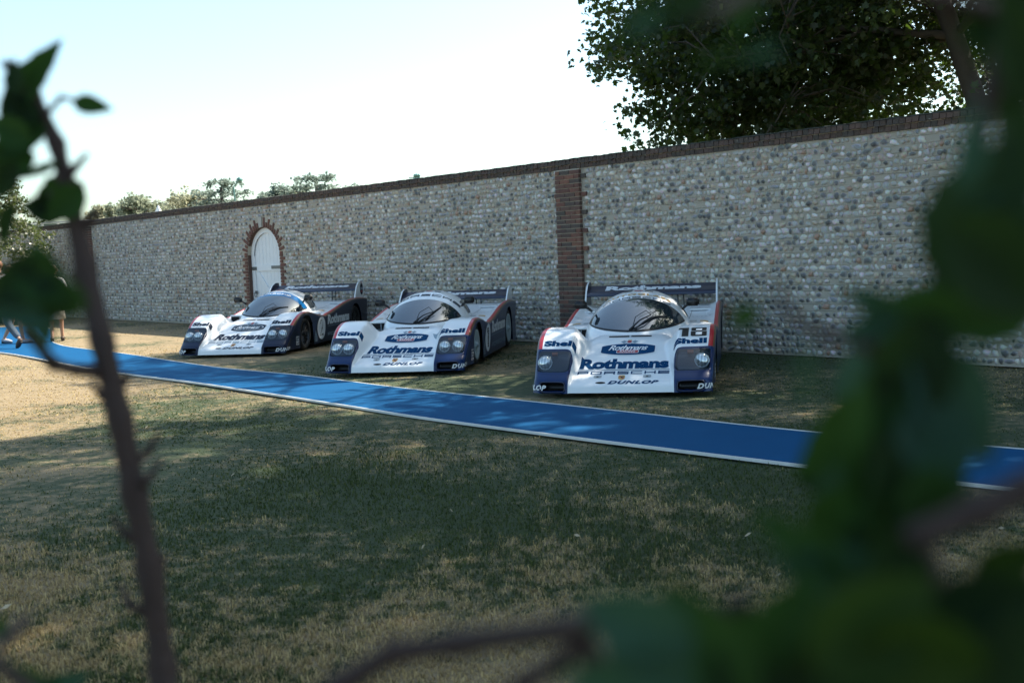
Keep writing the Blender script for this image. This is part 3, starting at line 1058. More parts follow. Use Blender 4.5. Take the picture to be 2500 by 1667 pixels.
def mat_paint(name, navy, white=(0.74, 0.76, 0.77)):
    t = NT(name)
    p = t.objco()
    nz = t.noise(4, 4, p)
    w = t.mix(nz, tuple(c * .95 for c in white), white)
    e = t.attr('edge').outputs['Fac']
    c = t.mix(t.math('GREATER_THAN', e, 0.0), w, (0.42, 0.018, 0.028))
    c = t.mix(t.math('GREATER_THAN', e, 0.048), c, (0.115, 0.062, 0.030))
    c = t.mix(t.math('GREATER_THAN', e, 0.078), c, navy)
    c = t.mix(attr_gt(t, 'pod', 0.0), c, navy)
    c = t.mix(attr_gt(t, 'hollow', 0.5), c, (0.004, 0.004, 0.005))
    lamp = attr_gt(t, 'lampbay', 0.35)
    c = t.mix(lamp, c, (0.050, 0.068, 0.090))
    b = t.bsdf(c, 0.28, None, Coat_Weight=0.12, Coat_Roughness=0.06, Specular_IOR_Level=0.35)
    return t.done(b)


M_PAINT = mat_paint('white and blue race paint', (0.002, 0.020, 0.085))
M_PAINT_D = mat_paint('white and dark blue race paint', (0.004, 0.010, 0.034))
M_WPAINT = simple('white race paint', (0.74, 0.76, 0.77), 0.28, 0.03, 4, 0, Coat_Weight=0.5, Coat_Roughness=0.06)
M_NAVY = simple('navy race paint', (0.003, 0.010, 0.042), 0.35, 0.1, 4, 0, Coat_Weight=0.15)
M_PRINT_B = simple('blue print', (0.0, 0.042, 0.120), 0.7, 0.05, 5, 0, Specular_IOR_Level=0.06)
M_PRINT_N = simple('dark navy print', (0.002, 0.011, 0.032), 0.6, 0.05, 5, 0, Specular_IOR_Level=0.2)
M_PRINT_W = simple('white print', (0.70, 0.72, 0.74), 0.5, 0.05, 5)
M_PRINT_K = simple('black print', (0.006, 0.006, 0.007), 0.45, 0.05, 5, 0, Specular_IOR_Level=0.3)
M_PRINT_R = simple('red print', (0.38, 0.022, 0.030), 0.45, 0.05, 5)
M_PRINT_Y = simple('gold print', (0.52, 0.31, 0.09), 0.45, 0.05, 5)
M_PRINT_G = simple('pale grey blue print', (0.20, 0.28, 0.34), 0.45, 0.05, 5)
M_GREY = simple('grey fittings', (0.30, 0.34, 0.36), 0.5, 0.1, 10)
M_BLACK = simple('black rubber', (0.010, 0.010, 0.011), 0.6, 0.2, 20)
M_SATIN = simple('satin black', (0.012, 0.012, 0.013), 0.35, 0.1, 20)
M_DARK = simple('dark recess', (0.004, 0.004, 0.005), 0.9, 0.1, 10)
M_TYRE = simple('tyre rubber', (0.014, 0.014, 0.015), 0.75, 0.25, 14, 0.2)
M_RIM_W = simple('pale wheel cover', (0.36, 0.44, 0.46), 0.4, 0.08, 6, 0, Metallic=0.1)
M_RIM_D = simple('dark alloy', (0.035, 0.035, 0.036), 0.4, 0.2, 10, 0, Metallic=0.6)
M_ORANGE = simple('orange marker lens', (0.42, 0.10, 0.035), 0.35, 0.1, 10)


def mat_glass():
    t = NT('windscreen glass')
    b = t.bsdf((0.016, 0.026, 0.036), 0.02, None, IOR=2.0)
    b.inputs['Specular IOR Level'].default_value = 0.85
    return t.done(b)


def mat_cover():
    t = NT('clear headlamp cover')
    tr = t.n('ShaderNodeBsdfTransparent', {'Color': (0.80, 0.84, 0.86, 1)})
    gl = t.n('ShaderNodeBsdfGlossy', {'Roughness': 0.05, 'Color': (1, 1, 1, 1)})
    fz = t.n('ShaderNodeFresnel', {'IOR': 1.5})
    mx = t.n('ShaderNodeMixShader', {0: fz.outputs[0]})
    t.t.links.new(tr.outputs[0], mx.inputs[1]); t.t.links.new(gl.outputs[0], mx.inputs[2])
    return t.done(mx)


def mat_lens():
    t = NT('headlamp glass')
    p = t.objco()
    wv = t.n('ShaderNodeTexWave', {'Vector': p, 'Scale': 9.0, 'Distortion': 2.0, 'Detail': 2.0}, bands_direction='X')
    c = t.mix(wv.outputs['Fac'], (0.42, 0.46, 0.48), (0.74, 0.77, 0.78))
    b = t.bsdf(c, 0.18, t.bump(wv.outputs['Fac'], 0.35, 0.01), Metallic=0.55, Coat_Weight=0.6)
    return t.done(b)


M_GLASS, M_COVER, M_LENS = mat_glass(), mat_cover(), mat_lens()
M_STRIP = simple('blue sun strip', (0.003, 0.10, 0.27), 0.06, 0.05, 4)
M_CHROME = simple('headlamp rim', (0.55, 0.57, 0.58), 0.25, 0.05, 5, 0, Metallic=0.9)

LEN = 4.66
VF, VR = 1.10, 3.90
HC = pchip([(0, .055), (.012, .085), (.035, .125), (.07, .150), (.14, .178), (.5, .312), (.85, .445), (1.15, .545), (1.35, .572), (2.0, .55), (5, .55)])
HF = pchip([(0, .05), (.012, .10), (.03, .150), (.05, .183), (.08, .212), (.13, .252), (.2, .318), (.3, .398), (.4, .470), (.5, .530), (.65, .602), (.85, .664), (1.05, .690), (1.25, .688), (1.5, .655), (1.8, .60), (2.1, .575), (5, .575)])
HFR = pchip([(0, .575), (2.05, .575), (2.3, .595), (2.8, .675), (3.3, .755), (3.8, .800), (4.1, .805), (4.5, .785), (5, .74)])
HD = pchip([(0, .60), (2.16, .600), (2.2, .622), (2.3, .635), (3.0, .665), (3.8, .725), (4.3, .745), (5, .735)])


def V0(u):
    a = np.abs(u)
    return 0.05 * a**2 + 0.13 * a**9


def FADE(w):
    return 1 - sstep(0.0, 1.1, w)


def WOFV(v, u):
    w = np.asarray(v, float).copy()
    for _ in range(12):
        w = v - V0(u) * FADE(w)
    return w


def UMAX(w):
    return 0.955 + 0.035 * sstep(0.0, 0.75, w) + 0.0 * w


def H(u, w):
    a = np.abs(u)
    dip = sstep(0.95, 1.45, w) * 0.095
    hc = HC(w) - dip * sstep(0.34, 0.56, a)
    ui = np.interp(w, [0, .15, .45, .9, 1.2, 1.55, 1.8, 2.14], [.555, .55, .535, .50, .55, .70, .80, .86])
    wd = np.interp(w, [0, .15, .5, .9, 1.3, 2.1], [.012, .02, .055, .10, .11, .09])
    m = sstep(-1, 1, (a - ui) / wd)
    h1 = hc * (1 - m) + HF(w) * m
    m2 = sstep(.78, .95, a)
    h2 = HD(w) * (1 - m2) + HFR(w) * m2
    s = sstep(2.11, 2.165, w)
    return h1 * (1 - s) + h2 * s


def S_top(u, w, eps=0.0):
    u = np.asarray(u, float); w = np.asarray(w, float)
    z = H(u, w)
    d = 0.004
    hx = (H(u + d, w) - H(u - d, w)) / (2 * d); hy = (H(u, w + d) - H(u, w - d)) / (2 * d)
    l = np.sqrt(1 + hx**2 + hy**2)
    v = w + V0(u) * FADE(w)
    return np.stack([u - hx / l * eps, v - hy / l * eps, z + eps / l], -1)


def W_OF_Z(u, z):
    """station on the front face where the skin reaches height z"""
    lo = np.zeros_like(u); hi = np.full_like(u, 0.6)
    for _ in range(30):
        md = (lo + hi) / 2
        f = H(u, md) < z
        lo = np.where(f, md, lo); hi = np.where(f, hi, md)
    return (lo + hi) / 2


def S_front(u, z, eps=0.003):
    u = np.asarray(u, float); z = np.asarray(z, float)
    return S_top(u, W_OF_Z(u, z), eps)


RB = 0.05


def zbot(v, ztop):
    b = np.full_like(v, 0.075)
    for vc, zc, rr in ((VF, .300, .335), (VR, .325, .372)):
        q = rr**2 - (v - vc)**2
        b = np.where(q > 0, np.maximum(b, zc + np.sqrt(np.maximum(q, 0))), b)
    return np.minimum(b, ztop - 0.010)


def side_u(w, z, ztop):
    t = np.clip((ztop - z) / np.maximum(ztop - 0.07, 0.05), 0, 1)
    return UMAX(w) - 0.012 * np.sin(t * math.pi) - 0.02 * t**2


def S_side(v, z, sg, eps=0.003):
    v = np.asarray(v, float); z = np.asarray(z, float)
    w = WOFV(v, np.full_like(v, .95))
    um = UMAX(w)
    zt = H(um - RB, w) - RB
    return np.stack([sg * (side_u(w, z, zt) + eps), v, z], -1)


def rrect(a, b, ha, hb, r):
    """signed distance inside a rounded rectangle, positive inside"""
    qx, qy = np.abs(a) - (ha - r), np.abs(b) - (hb - r)
    out = np.hypot(np.maximum(qx, 0), np.maximum(qy, 0)) + np.minimum(np.maximum(qx, qy), 0) - r
    return -out


POD_C, POD_W = 0.752, 0.288         # centre of the lamp bay: lateral, station


def lamp_sd(u, w):
    return rrect(np.abs(u) - POD_C, w - POD_W, .185, .135, .05)


def duct_sd(u, w):
    z = H(u, w)
    return np.where(w < 0.08, rrect(np.abs(u) - .735, z - .116, .138, .052, .02), -1)


def body_mesh():
    ws = np.unique(np.round(np.concatenate([np.linspace(0, .08, 26), np.linspace(.08, .5, 48), np.arange(.5, 2.08, .03), np.arange(2.08, 2.2, .009), np.arange(2.2, LEN, .035), [LEN]]), 5))
    nt, na, nsd = 74, 6, 14
    rows = []
    E, P, L, D = [], [], [], []
    for w in ws:
        um = float(UMAX(w))
        zt0 = float(H(np.array(um - RB), np.array(w)))
        r = min(RB, max(0.006, 0.5 * (zt0 - 0.03)))
        f = np.linspace(0, 1, nt)
        u = (um - r) * f
        z = H(u, np.full_like(u, w))
        v = w + V0(u) * FADE(w)
        ub = np.interp(w, [0, .15, .3, .45], [.562, .556, .548, .54])
        ai, bi = u - ub, (.448 - w)
        rr = 0.11
        cr = rr - np.hypot(np.maximum(rr - ai, 0), np.maximum(rr - bi, 0))
        pd = np.where((ai < rr) & (bi < rr), cr, np.minimum(ai, bi))
        ls = lamp_sd(u, np.full_like(u, w)); ds = duct_sd(u, np.full_like(u, w))
        lb = sstep(-0.004, 0.012, ls); dd = sstep(-0.003, 0.006, ds)
        z2 = z - 0.045 * lb; v2 = v + 0.035 * lb + 0.16 * dd
        ed = u - (um - 0.072)
        pts = [np.stack([u, v2, z2], -1)]
        es, ps, lsv, dv = [ed], [pd], [lb], [dd]
        ph = np.linspace(0, math.pi / 2, na + 1)[1:]
        vv = w + V0(um) * FADE(w)
        pts.append(np.stack([um - r + r * np.sin(ph), np.full(na, w) + V0(um - r + r * np.sin(ph)) * FADE(w), zt0 - r + r * np.cos(ph)], -1))
        es.append(.072 - r + r * ph); ps.append(np.full(na, .448 - w)); lsv.append(np.zeros(na)); dv.append(np.zeros(na))
        zt = zt0 - r
        zb = float(zbot(np.array([vv]), np.array([zt]))[0])
        if w < 0.05: zb = min(zb, zt - 0.004)
        q = np.linspace(0, 1, nsd + 1)[1:]
        zz = zt + (zb - zt) * q
        pts.append(np.stack([side_u(np.full(nsd, w), zz, zt), np.full(nsd, vv), zz], -1))
        es.append(.072 - r + r * math.pi / 2 + (zt - zz)); ps.append(np.full(nsd, .448 - w)); lsv.append(np.zeros(nsd)); dv.append(np.zeros(nsd))
        half = np.concatenate(pts)
        full = np.concatenate([half[::-1] * np.array([-1, 1, 1]), half[1:]])
        rows.append(full)
        for src, dst in ((es, E), (ps, P), (lsv, L), (dv, D)):
            h_ = np.concatenate(src); dst.append(np.concatenate([h_[::-1], h_[1:]]))
    nc = len(rows[0]); nr = len(rows)
    V = np.concatenate(rows)
    F = grid_faces(nr, nc)
    # tail panel and underside lip
    tail = [((nr - 1) * nc + k) for k in range(nc)]
    me = make_mesh('body', V, F, M_PAINT, smooth=True, attrs={'edge': np.concatenate(E), 'pod': np.concatenate(P), 'lampbay': np.concatenate(L), 'hollow': np.concatenate(D)})
    bm = bmesh.new(); bm.from_mesh(me)
    bm.verts.ensure_lookup_table()
    bm.normal_update()
    try:
        bm.faces.new([bm.verts[k] for k in tail])
    except ValueError:
        pass
    bmesh.ops.recalc_face_normals(bm, faces=bm.faces)
    bm.to_mesh(me); bm.free()
    return me


# ---- cockpit canopy
CB = pchip([(1.335, 0.02), (1.36, .15), (1.41, .275), (1.5, .385), (1.6, .470), (1.75, .560), (1.9, .615), (2.1, .650), (2.4, .655), (2.8, .60), (3.2, .46), (3.6, .33), (3.8, .26)])
CT = pchip([(1.335, .535), (1.41, .590), (1.5, .645), (1.6, .712), (1.75, .806), (1.9, .890), (2.05, .962), (2.2, 1.012), (2.4, 1.05), (2.6, 1.058), (2.85, 1.03), (3.2, .915), (3.55, .81), (3.8, .735)])
CZ, CN = 0.43, 2.15


def canopy(th, v, eps=0.0):
    th = np.asarray(th, float); v = np.asarray(v, float)

    def raw(t, vv):
        b, h = CB(vv), CT(vv) - CZ
        c, s = np.cos(t), np.sin(t)
        return np.stack([b * np.sign(c) * np.abs(c) ** (2 / CN), vv, CZ + h * np.abs(s) ** (2 / CN)], -1)
    p = raw(th, v)
    if eps:
        d = 0.004
        tu = raw(th + d, v) - raw(th - d, v); tv = raw(th, v + d) - raw(th, v - d)
        n = np.cross(tv, tu); n /= np.maximum(np.linalg.norm(n, axis=-1, keepdims=True), 1e-9)
        c = p - np.array([0, 2.2, .5])
        n = np.where(((n * c).sum(-1, keepdims=True)) < 0, -n, n)
        p = p + n * eps
    return p


def th_at(v, z):
    h = CT(v) - CZ
    return np.arcsin(np.clip((z - CZ) / h, 0, 1) ** (CN / 2))


def canopy_arc(s, v, eps=0.004):
    """point at signed arc distance s from the crest of the section at v (for print)"""
    s = np.asarray(s, float); v = np.asarray(v, float)
    th = np.linspace(0.02, math.pi - 0.02, 181)
    out = np.zeros(s.shape)
    for i, (a, b) in enumerate(zip(s.ravel(), v.ravel())):
        P = canopy(th, np.full_like(th, b))
        d = np.r_[0, np.cumsum(np.hypot(np.diff(P[:, 0]), np.diff(P[:, 2])))]
        d = d - d[90]
        out.ravel()[i] = np.interp(-a, d, th)
    return canopy(out, v, eps)


def canopy_mesh():
    vs = np.concatenate([np.linspace(1.335, 1.5, 16), np.arange(1.53, 3.81, .035)])
    th = np.linspace(0, math.pi, 61)
    V = np.concatenate([canopy(th, np.full_like(th, v)) for v in vs])
    return make_mesh('canopy', V, grid_faces(len(vs), len(th)), M_WPAINT, smooth=True)


def patch(name, v0, v1, zlow, mat, eps, nv=34, nth=61, bow=0.0):
    """part of the canopy skin between two stations and above a rising lower line"""
    t = np.linspace(0, 1, nv)
    rows = []
    for q in t:
        row = []
        vv = v0 + (v1 - v0) * q
        tm = float(th_at(np.array(vv), np.array(zlow(vv))))
        th = np.linspace(tm, math.pi - tm, nth)
        vb = v0 + (v1 + bow * (np.sin(th) - 1) - v0) * q
        rows.append(canopy(th, vb, eps))
    return make_mesh(name, np.concatenate(rows), grid_faces(nv, nth), mat, smooth=True)


def zl_screen(v):
    return 0.618 + (v - 1.47) * 0.13


def zl_seal(v):
    return zl_screen(v) - 0.016


def v_start(zl):
    lo, hi = 1.34, 1.9
    for _ in range(40):
        m = (lo + hi) / 2
        if CT(m) < zl(m) + 0.002: lo = m
        else: hi = m
    return hi


def side_window(sg, v0, v1, zl0, zl1, zt0, zt1, mat, eps=0.006):
    rows = []
    for q in np.linspace(0, 1, 14):
        v = v0 + (v1 - v0) * q
        lo = float(th_at(np.array(v), np.array(zl0 + (zl1 - zl0) * q))); hi = float(th_at(np.array(v), np.array(zt0 + (zt1 - zt0) * q)))
        th = np.linspace(lo, hi, 12)
        if sg < 0: th = math.pi - th
        rows.append(canopy(th, np.full(12, v), eps))
    return make_mesh('side_window', np.concatenate(rows), grid_faces(14, 12), mat, smooth=True)


# ---- lettering
def text_poly(s, bold=0.0, shear=0.0, space=1.0):
    """outline of a word as filled 2-D faces, scaled to a unit box"""
    cu = bpy.data.curves.new('lettering', 'FONT')
    cu.body = s
    cu.offset = bold
    cu.shear = shear
    cu.space_character = space
    cu.resolution_u = 4
    cu.fill_mode = 'BOTH'
    o = bpy.data.objects.new('lettering', cu)
    COL.objects.link(o)
    bpy.context.view_layer.update()
    me = bpy.data.meshes.new_from_object(o.evaluated_get(bpy.context.evaluated_depsgraph_get()))
    bpy.data.objects.remove(o); bpy.data.curves.remove(cu)
    V = np.array([v.co[:2] for v in me.vertices]); F = [tuple(p.vertices) for p in me.polygons]
    bpy.data.meshes.remove(me)
    lo, hi = V.min(0), V.max(0)
    return (V - (lo + hi) / 2) / (hi - lo), F


def rects_poly(rs):
    V, F = [], []
    for (x0, y0, x1, y1) in rs:
        b = len(V); V += [(x0, y0), (x1, y0), (x1, y1), (x0, y1)]; F.append((b, b + 1, b + 2, b + 3))
    V = np.array(V, float); lo, hi = V.min(0), V.max(0)
    return (V - (lo + hi) / 2) / (hi - lo), F


def wide_word(word, t=0.13, ty=0.24):
    """squared extended capitals drawn stroke by stroke"""
    G = {'P': [(0, 0, t, 1), (t, 1 - ty, 1, 1), (1 - t, .42, 1, 1 - ty), (t, .30, 1, .30 + ty)],
         'O': [(0, 0, t, 1), (1 - t, 0, 1, 1), (t, 0, 1 - t, ty), (t, 1 - ty, 1 - t, 1)],
         'R': [(0, 0, t, 1), (t, 1 - ty, 1, 1), (1 - t, .42, 1, 1 - ty), (t, .34, 1, .34 + ty), (1 - t * 1.1, 0, 1, .34)],
         'S': [(0, 1 - ty, 1, 1), (0, .5, t, 1 - ty), (0, .5 - ty / 2, 1, .5 + ty / 2), (1 - t, ty, 1, .5), (0, 0, 1, ty)],
         'C': [(0, 0, t, 1), (t, 0, 1, ty), (t, 1 - ty, 1, 1)],
         'H': [(0, 0, t, 1), (1 - t, 0, 1, 1), (t, .5 - ty / 2, 1 - t, .5 + ty / 2)],
         'E': [(0, 0, t, 1), (t, 0, 1, ty), (t, .5 - ty / 2, 1, .5 + ty / 2), (t, 1 - ty, 1, 1)]}
    rs = []
    for i, c in enumerate(word):
        rs += [(a + i * 1.22, b, c_ + i * 1.22, d) for a, b, c_, d in G[c]]
    return rects_poly(rs)


def digit_poly(ch):
    if ch == '1': return rects_poly([(0.28, 0, .78, 1), (.0, .74, .28, .92), (.0, .86, .28, 1.0)])
    if ch == '8': return rects_poly([(0, .04, .30, .48), (.70, .04, 1, .48), (.06, 0, .94, .13), (.30, .44, .70, .58), (0.02, .54, .30, .96), (.70, .54, .98, .96), (.06, .88, .94, 1)])


def fan_poly(fn, n=48, rings=4, ratio=None):
    """filled outline (function of angle), in rings so that it can follow a curved skin"""
    V, F = [(0, 0)], []
    for r in range(1, rings + 1):
        for k in range(n):
            x, y = fn(2 * math.pi * k / n)
            V.append((x * r / rings, y * r / rings))
    for k in range(n):
        F.append((0, 1 + k, 1 + (k + 1) % n))
    for r in range(rings - 1):
        for k in range(n):
            a, b = 1 + r * n + k, 1 + r * n + (k + 1) % n
            F.append((a, a + n, b + n, b))
    return np.array(V), F


def decal(parent, name, poly, fn, mat, w, h, cx=0, cy=0, rot=0, maxlen=0.035):
    """flat print laid on a curved skin: unit outline scaled to w x h, cut fine and mapped through fn"""
    V, F = poly
    P = np.c_[V[:, 0] * w, V[:, 1] * h]
    bm = bmesh.new()
    vs = [bm.verts.new((x, y, 0)) for x, y in P]
    for f in F:
        try: bm.faces.new([vs[i] for i in f])
        except ValueError: pass
    for _ in range(5):
        es = [e for e in bm.edges if e.calc_length() > maxlen]
        if not es: break
        bmesh.ops.subdivide_edges(bm, edges=es, cuts=1)
        bmesh.ops.triangulate(bm, faces=[f for f in bm.faces if len(f.verts) > 4])
    P = np.array([v.co[:2] for v in bm.verts])
    ca, sa = math.cos(rot), math.sin(rot)
    X, Y = cx + P[:, 0] * ca - P[:, 1] * sa, cy + P[:, 0] * sa + P[:, 1] * ca
    Q = fn(X, Y)
    for v, q in zip(bm.verts, Q):
        v.co = q
    me = bpy.data.meshes.new(name)
    bm.to_mesh(me); bm.free()
    me.materials.append(mat)
    return obj(name, me, parent)


T_ROTH = text_poly('Rothmans', 0.055, 0.0, 0.98)
T_ROTH_I = text_poly('Rothmans', 0.055, 0.16, 0.98)
T_SCRIPT = text_poly('Rothmans', 0.012, 0.42, 0.86)
T_DUNLOP = text_poly('DUNLOP', 0.052, 0.36, 1.16)
T_SHELL = text_poly('Shell', 0.06, 0.0, 1.05)
T_RACING = text_poly('RACING', 0.03, 0.0, 1.1)
T_AUTO = text_poly('AUTOGLASS', 0.03, 0.0, 1.15)
T_BOSCH = text_poly('BOSCH', 0.02)
T_BIL = text_poly('BILSTEIN', 0.02)
T_TWO = text_poly('2', 0.01)
T_PORSCHE = wide_word('PORSCHE')
T_BAR = rects_poly([(0, 0, 1, 1)])
T_DISC = fan_poly(lambda a: (.5 * math.cos(a), .5 * math.sin(a)))


def barrel(a):
    x, y = math.cos(a) * .60, math.sin(a) * .5
    return (max(-.5, min(.5, x)), y * (1 - .0 * x))


def pill(a):
    c, s = math.cos(a), math.sin(a)
    return (.5 * math.copysign(abs(c) ** .35, c), .5 * math.copysign(abs(s) ** .45, s))


def shield(a):
    c, s = math.cos(a), math.sin(a)
    x, y = .5 * math.copysign(abs(c) ** .4, c), .5 * math.copysign(abs(s) ** .5, s)
    if y < 0: x *= (1 - (y / -.5) ** 3 * .75)
    return x, y


T_BARREL, T_PILL, T_SHIELD = fan_poly(barrel, 72, 5), fan_poly(pill, 40, 3), fan_poly(shield, 40, 3)

BODY_ME = body_mesh()
CANOPY_ME = canopy_mesh()


def wheel_parts(root, x, y, r, wid, rim_r, style):
    """tyre with rim; the axle runs across the car"""
    sg = 1 if x > 0 else -1
    w = empty('wheel', (x, y, r + 0.012))
    w.parent = root
    m = MB()
    m.lathe([(rim_r, -wid / 2), (r - .03, -wid / 2), (r - .008, -wid / 2 + .025), (r, -wid / 2 + .06), (r, wid / 2 - .06), (r - .008, wid / 2 - .025), (r - .03, wid / 2), (rim_r, wid / 2), (rim_r - .01, wid / 2 - .04), (rim_r - .01, -wid / 2 + .04), (rim_r, -wid / 2)], 40, 'X')
    m.obj('tyre', M_TYRE, w, smooth=True)
    m = MB()
    o = sg * (wid / 2)
    if style == 'cover':
        m.lathe([(.001, o + sg * .010), (.05, o + sg * .008), (.055, o - sg * .012), (.10, o - sg * .012), (rim_r - .05, o - sg * .004), (rim_r - .03, o + sg * .006), (rim_r, o + sg * .004), (rim_r - .004, o - sg * .05)], 40, 'X')
        m.obj('rim', M_RIM_W, w, smooth=True)
        m = MB(); m.lathe([(.001, o + sg * .03), (.032, o + sg * .028), (.036, o)], 12, 'X'); m.obj('wheel_nut', M_GREY, w)
    else:
        m.lathe([(rim_r, o), (rim_r - .012, o - sg * .004), (rim_r - .03, o - sg * .05), (rim_r - .034, o - sg * .10)], 40, 'X')
        m.lathe([(.001, o - sg * .03), (.045, o - sg * .032), (.06, o - sg * .06)], 20, 'X')
        for k in range(14):
            a = 2 * math.pi * k / 14
            for da in (-.16, .16):
                m.tube([(o - sg * .045, .05 * math.cos(a), .05 * math.sin(a)), (o - sg * .03, (rim_r - .02) * math.cos(a + da), (rim_r - .02) * math.sin(a + da))], .008, 5)
        m.obj('rim', M_RIM_D, w, smooth=False)
        m = MB(); m.lathe([(.001, o), (.03, o - sg * .002), (.034, o - sg * .03)], 12, 'X'); m.obj('wheel_nut', M_RIM_D, w)
        m = MB(); m.lathe([(.001, o - sg * .12), (rim_r - .03, o - sg * .12)], 24, 'X'); m.obj('brake_disc', M_SATIN, w)
    return w


def make_car(num, loc, yaw, label, opts):
    label = label[:]
    a = math.radians(yaw)
    root = empty('racing_car', (loc[0] + .15 * math.sin(a), loc[1] + .15 * math.cos(a), 0.0), -a, label, 'race car', 'white and blue racing cars parked on the lawn by the wall')
    me = BODY_ME
    if opts.get('dark'):
        me = BODY_ME.copy(); me.materials[0] = M_PAINT_D
    body = obj('body', me, root)
    root.scale = (1.03, 1, 1.0)
    navy = M_PRINT_N if opts.get('dark') else M_PRINT_B
    # floor and inner tub
    m = MB(); m.box((0, 3.0, .27), (1.20, 3.3, .34)); m.box((0, 2.6, .085), (1.8, 3.6, .02)); m.box((0, .95, .17), (1.0, .9, .16)); m.box((0, .42, .075), (1.6, .5, .02))
    for sg in (-1, 1):
        m.box((sg * .74, 2.5, .25), (.36, 1.75, .32))
    m.obj('underfloor', M_DARK, root)
    # canopy, screen, windows
    can = obj('canopy', CANOPY_ME, root)
    vt = opts['vtop']
    obj('screen_seal', patch('screen_seal', v_start(zl_seal), vt + .012, zl_seal, M_BLACK, .003, bow=.05), root)
    scr = obj('windscreen', patch('windscreen', v_start(zl_screen), vt, zl_screen, M_GLASS, .006, bow=.05), root)
    if opts.get('strip'):
        obj('sun_strip', patch('sun_strip', opts['strip'], vt - .004, lambda v: 0.70 + (v - 2.0) * .0, M_STRIP, .0075, nv=10, bow=.05), root)
    for sg in (1, -1):
        obj('side_window', side_window(sg, 2.34, 2.62, .69, .70, .875, .90, M_GLASS), root)
        obj('side_window', side_window(sg, 2.66, 2.90, .71, .76, .89, .86, M_GLASS), root)
    # slot under the screen
    for x0, x1 in ((-.245, -.012), (.012, .245)):
        decal(root, 'vent_slot', T_BAR, lambda X, Y: S_top(X, Y - .10 * X**2 * 0, .004), M_DARK, x1 - x0, .055, (x0 + x1) / 2, 1.235)
    # side intakes in the front of the rear deck
    for sg in (-1, 1):
        m = MB()
        x0, x1 = .57, .865
        V = []
        for v_, z0, z1 in ((2.118, .470, .585), (2.40, .48, .57)):
            V += [(sg * x0, v_, z0), (sg * x1, v_, z0), (sg * x1, v_, z1), (sg * x0, v_, z1)]
        m.add(V, [(4, 5, 6, 7), (0, 1, 5, 4), (1, 2, 6, 5), (2, 3, 7, 6), (3, 0, 4, 7)])
        # dark sheet put in for the shaded opening, split by a thin vane
        m.add([(sg * x0, 2.112, .468), (sg * x1, 2.112, .468), (sg * x1, 2.112, .588), (sg * x0, 2.112, .588)], [(0, 1, 2, 3)])
        m.obj('side_intake', M_DARK, root)
        m = MB(); m.box((sg * .70, 2.104, .53), (.008, .012, .11)); m.box((sg * .715, 2.104, .492), (.28, .010, .006)); m.obj('intake_vane', M_GREY, root)
        # rolled lip over it
        m = MB(); m.tube([(sg * .60, 2.125, .604), (sg * .72, 2.12, .606), (sg * .88, 2.12, .604)], .018, 10); m.obj('deck_lip', M_WPAINT, root, smooth=True)
    # lamps
    for sg in (-1, 1):
        uu = np.linspace(POD_C - .180, POD_C + .180, 24); ww = np.linspace(POD_W - .131, POD_W + .131, 20)
        P = []
        for w_ in ww:
            # rounded corners: narrow the rows near the ends
            q = abs(w_ - POD_W) - (.131 - .05)
            cut = .05 - math.sqrt(max(0, .05**2 - max(q, 0)**2))
            P.append(S_top(sg * np.linspace(POD_C - .180 + cut, POD_C + .180 - cut, 24), np.full(24, w_), .004))
        obj('headlamp_cover', make_mesh('headlamp_cover', np.concatenate(P), grid_faces(20, 24, sg < 0), M_COVER, smooth=True), root)
        for lu in opts['lamps']:
            p = S_top(np.array([sg * lu]), np.array([.262]), -.012)[0]
            hl = empty('headlamp', tuple(p)); hl.parent = root
            hl.rotation_euler = (R(-14), 0, R(-3 * sg))
            rr = opts['lamp_r']
            m = MB(); m.lathe([(.002, -.030), (rr * .3, -.029), (rr * .6, -.024), (rr * .88, -.012), (rr * .97, 0)], 36, 'Y'); m.obj('lens', M_LENS, hl, smooth=True)
            m = MB(); m.lathe([(rr * .97, .0), (rr * 1.0, -.008), (rr * 1.08, -.004), (rr * 1.08, .05), (rr * .6, .07)], 36, 'Y'); m.obj('lamp_rim', M_CHROME, hl, smooth=True)
        p = S_top(np.array([sg * (POD_C + (.0 if sg < 0 else -.03))]), np.array([.385]), -.018)[0]
        m = MB(); m.box((0, 0, 0), (.062, .03, .030), Matrix.Rotation(R(-40), 3, 'X')); m.obj('marker_lamp', M_ORANGE, root, loc=tuple(p))
        # duct lip
        pts = []
        for k in range(33):
            an = 2 * math.pi * k / 32
            x_, y_ = .140 * math.copysign(abs(math.cos(an)) ** .4, math.cos(an)), .054 * math.copysign(abs(math.sin(an)) ** .4, math.sin(an))
            pts.append((sg * (.735 + x_), .116 + y_))
        Q = S_front(np.array([p_[0] for p_ in pts]), np.array([p_[1] for p_ in pts]), .001)
        m = MB(); m.tube(Q, .007, 6, caps=False); m.obj('duct_lip', M_NAVY, root, smooth=True)
    # mirrors
    for sg in (-1, 1):
        c = (sg * .685, 2.06, .91)
        mr = empty('mirror', c); mr.parent = root
        bm = bmesh.new(); bmesh.ops.create_cube(bm, size=1)
        for v in bm.verts: v.co = Vector((v.co.x * .15, v.co.y * (.10 if v.co.z > 0 else .08), v.co.z * .10))
        bmesh.ops.bevel(bm, geom=bm.edges[:], offset=.018, segments=3, affect='EDGES')
        mm = bpy.data.meshes.new('housing'); bm.to_mesh(mm); bm.free(); mm.materials.append(M_SATIN)
        mm.polygons.foreach_set('use_smooth', np.ones(len(mm.polygons), bool))
        obj('housing', mm, mr)
        m = MB(); m.tube([(-sg * .05, 0, -.02), (-sg * .09, .02, -.05), (-sg * .13, .05, -.09)], [.022, .018, .016], 8); m.obj('stalk', M_SATIN, mr, smooth=True)
    # wiper
    wp = empty('wiper', (0, 0, 0)); wp.parent = root

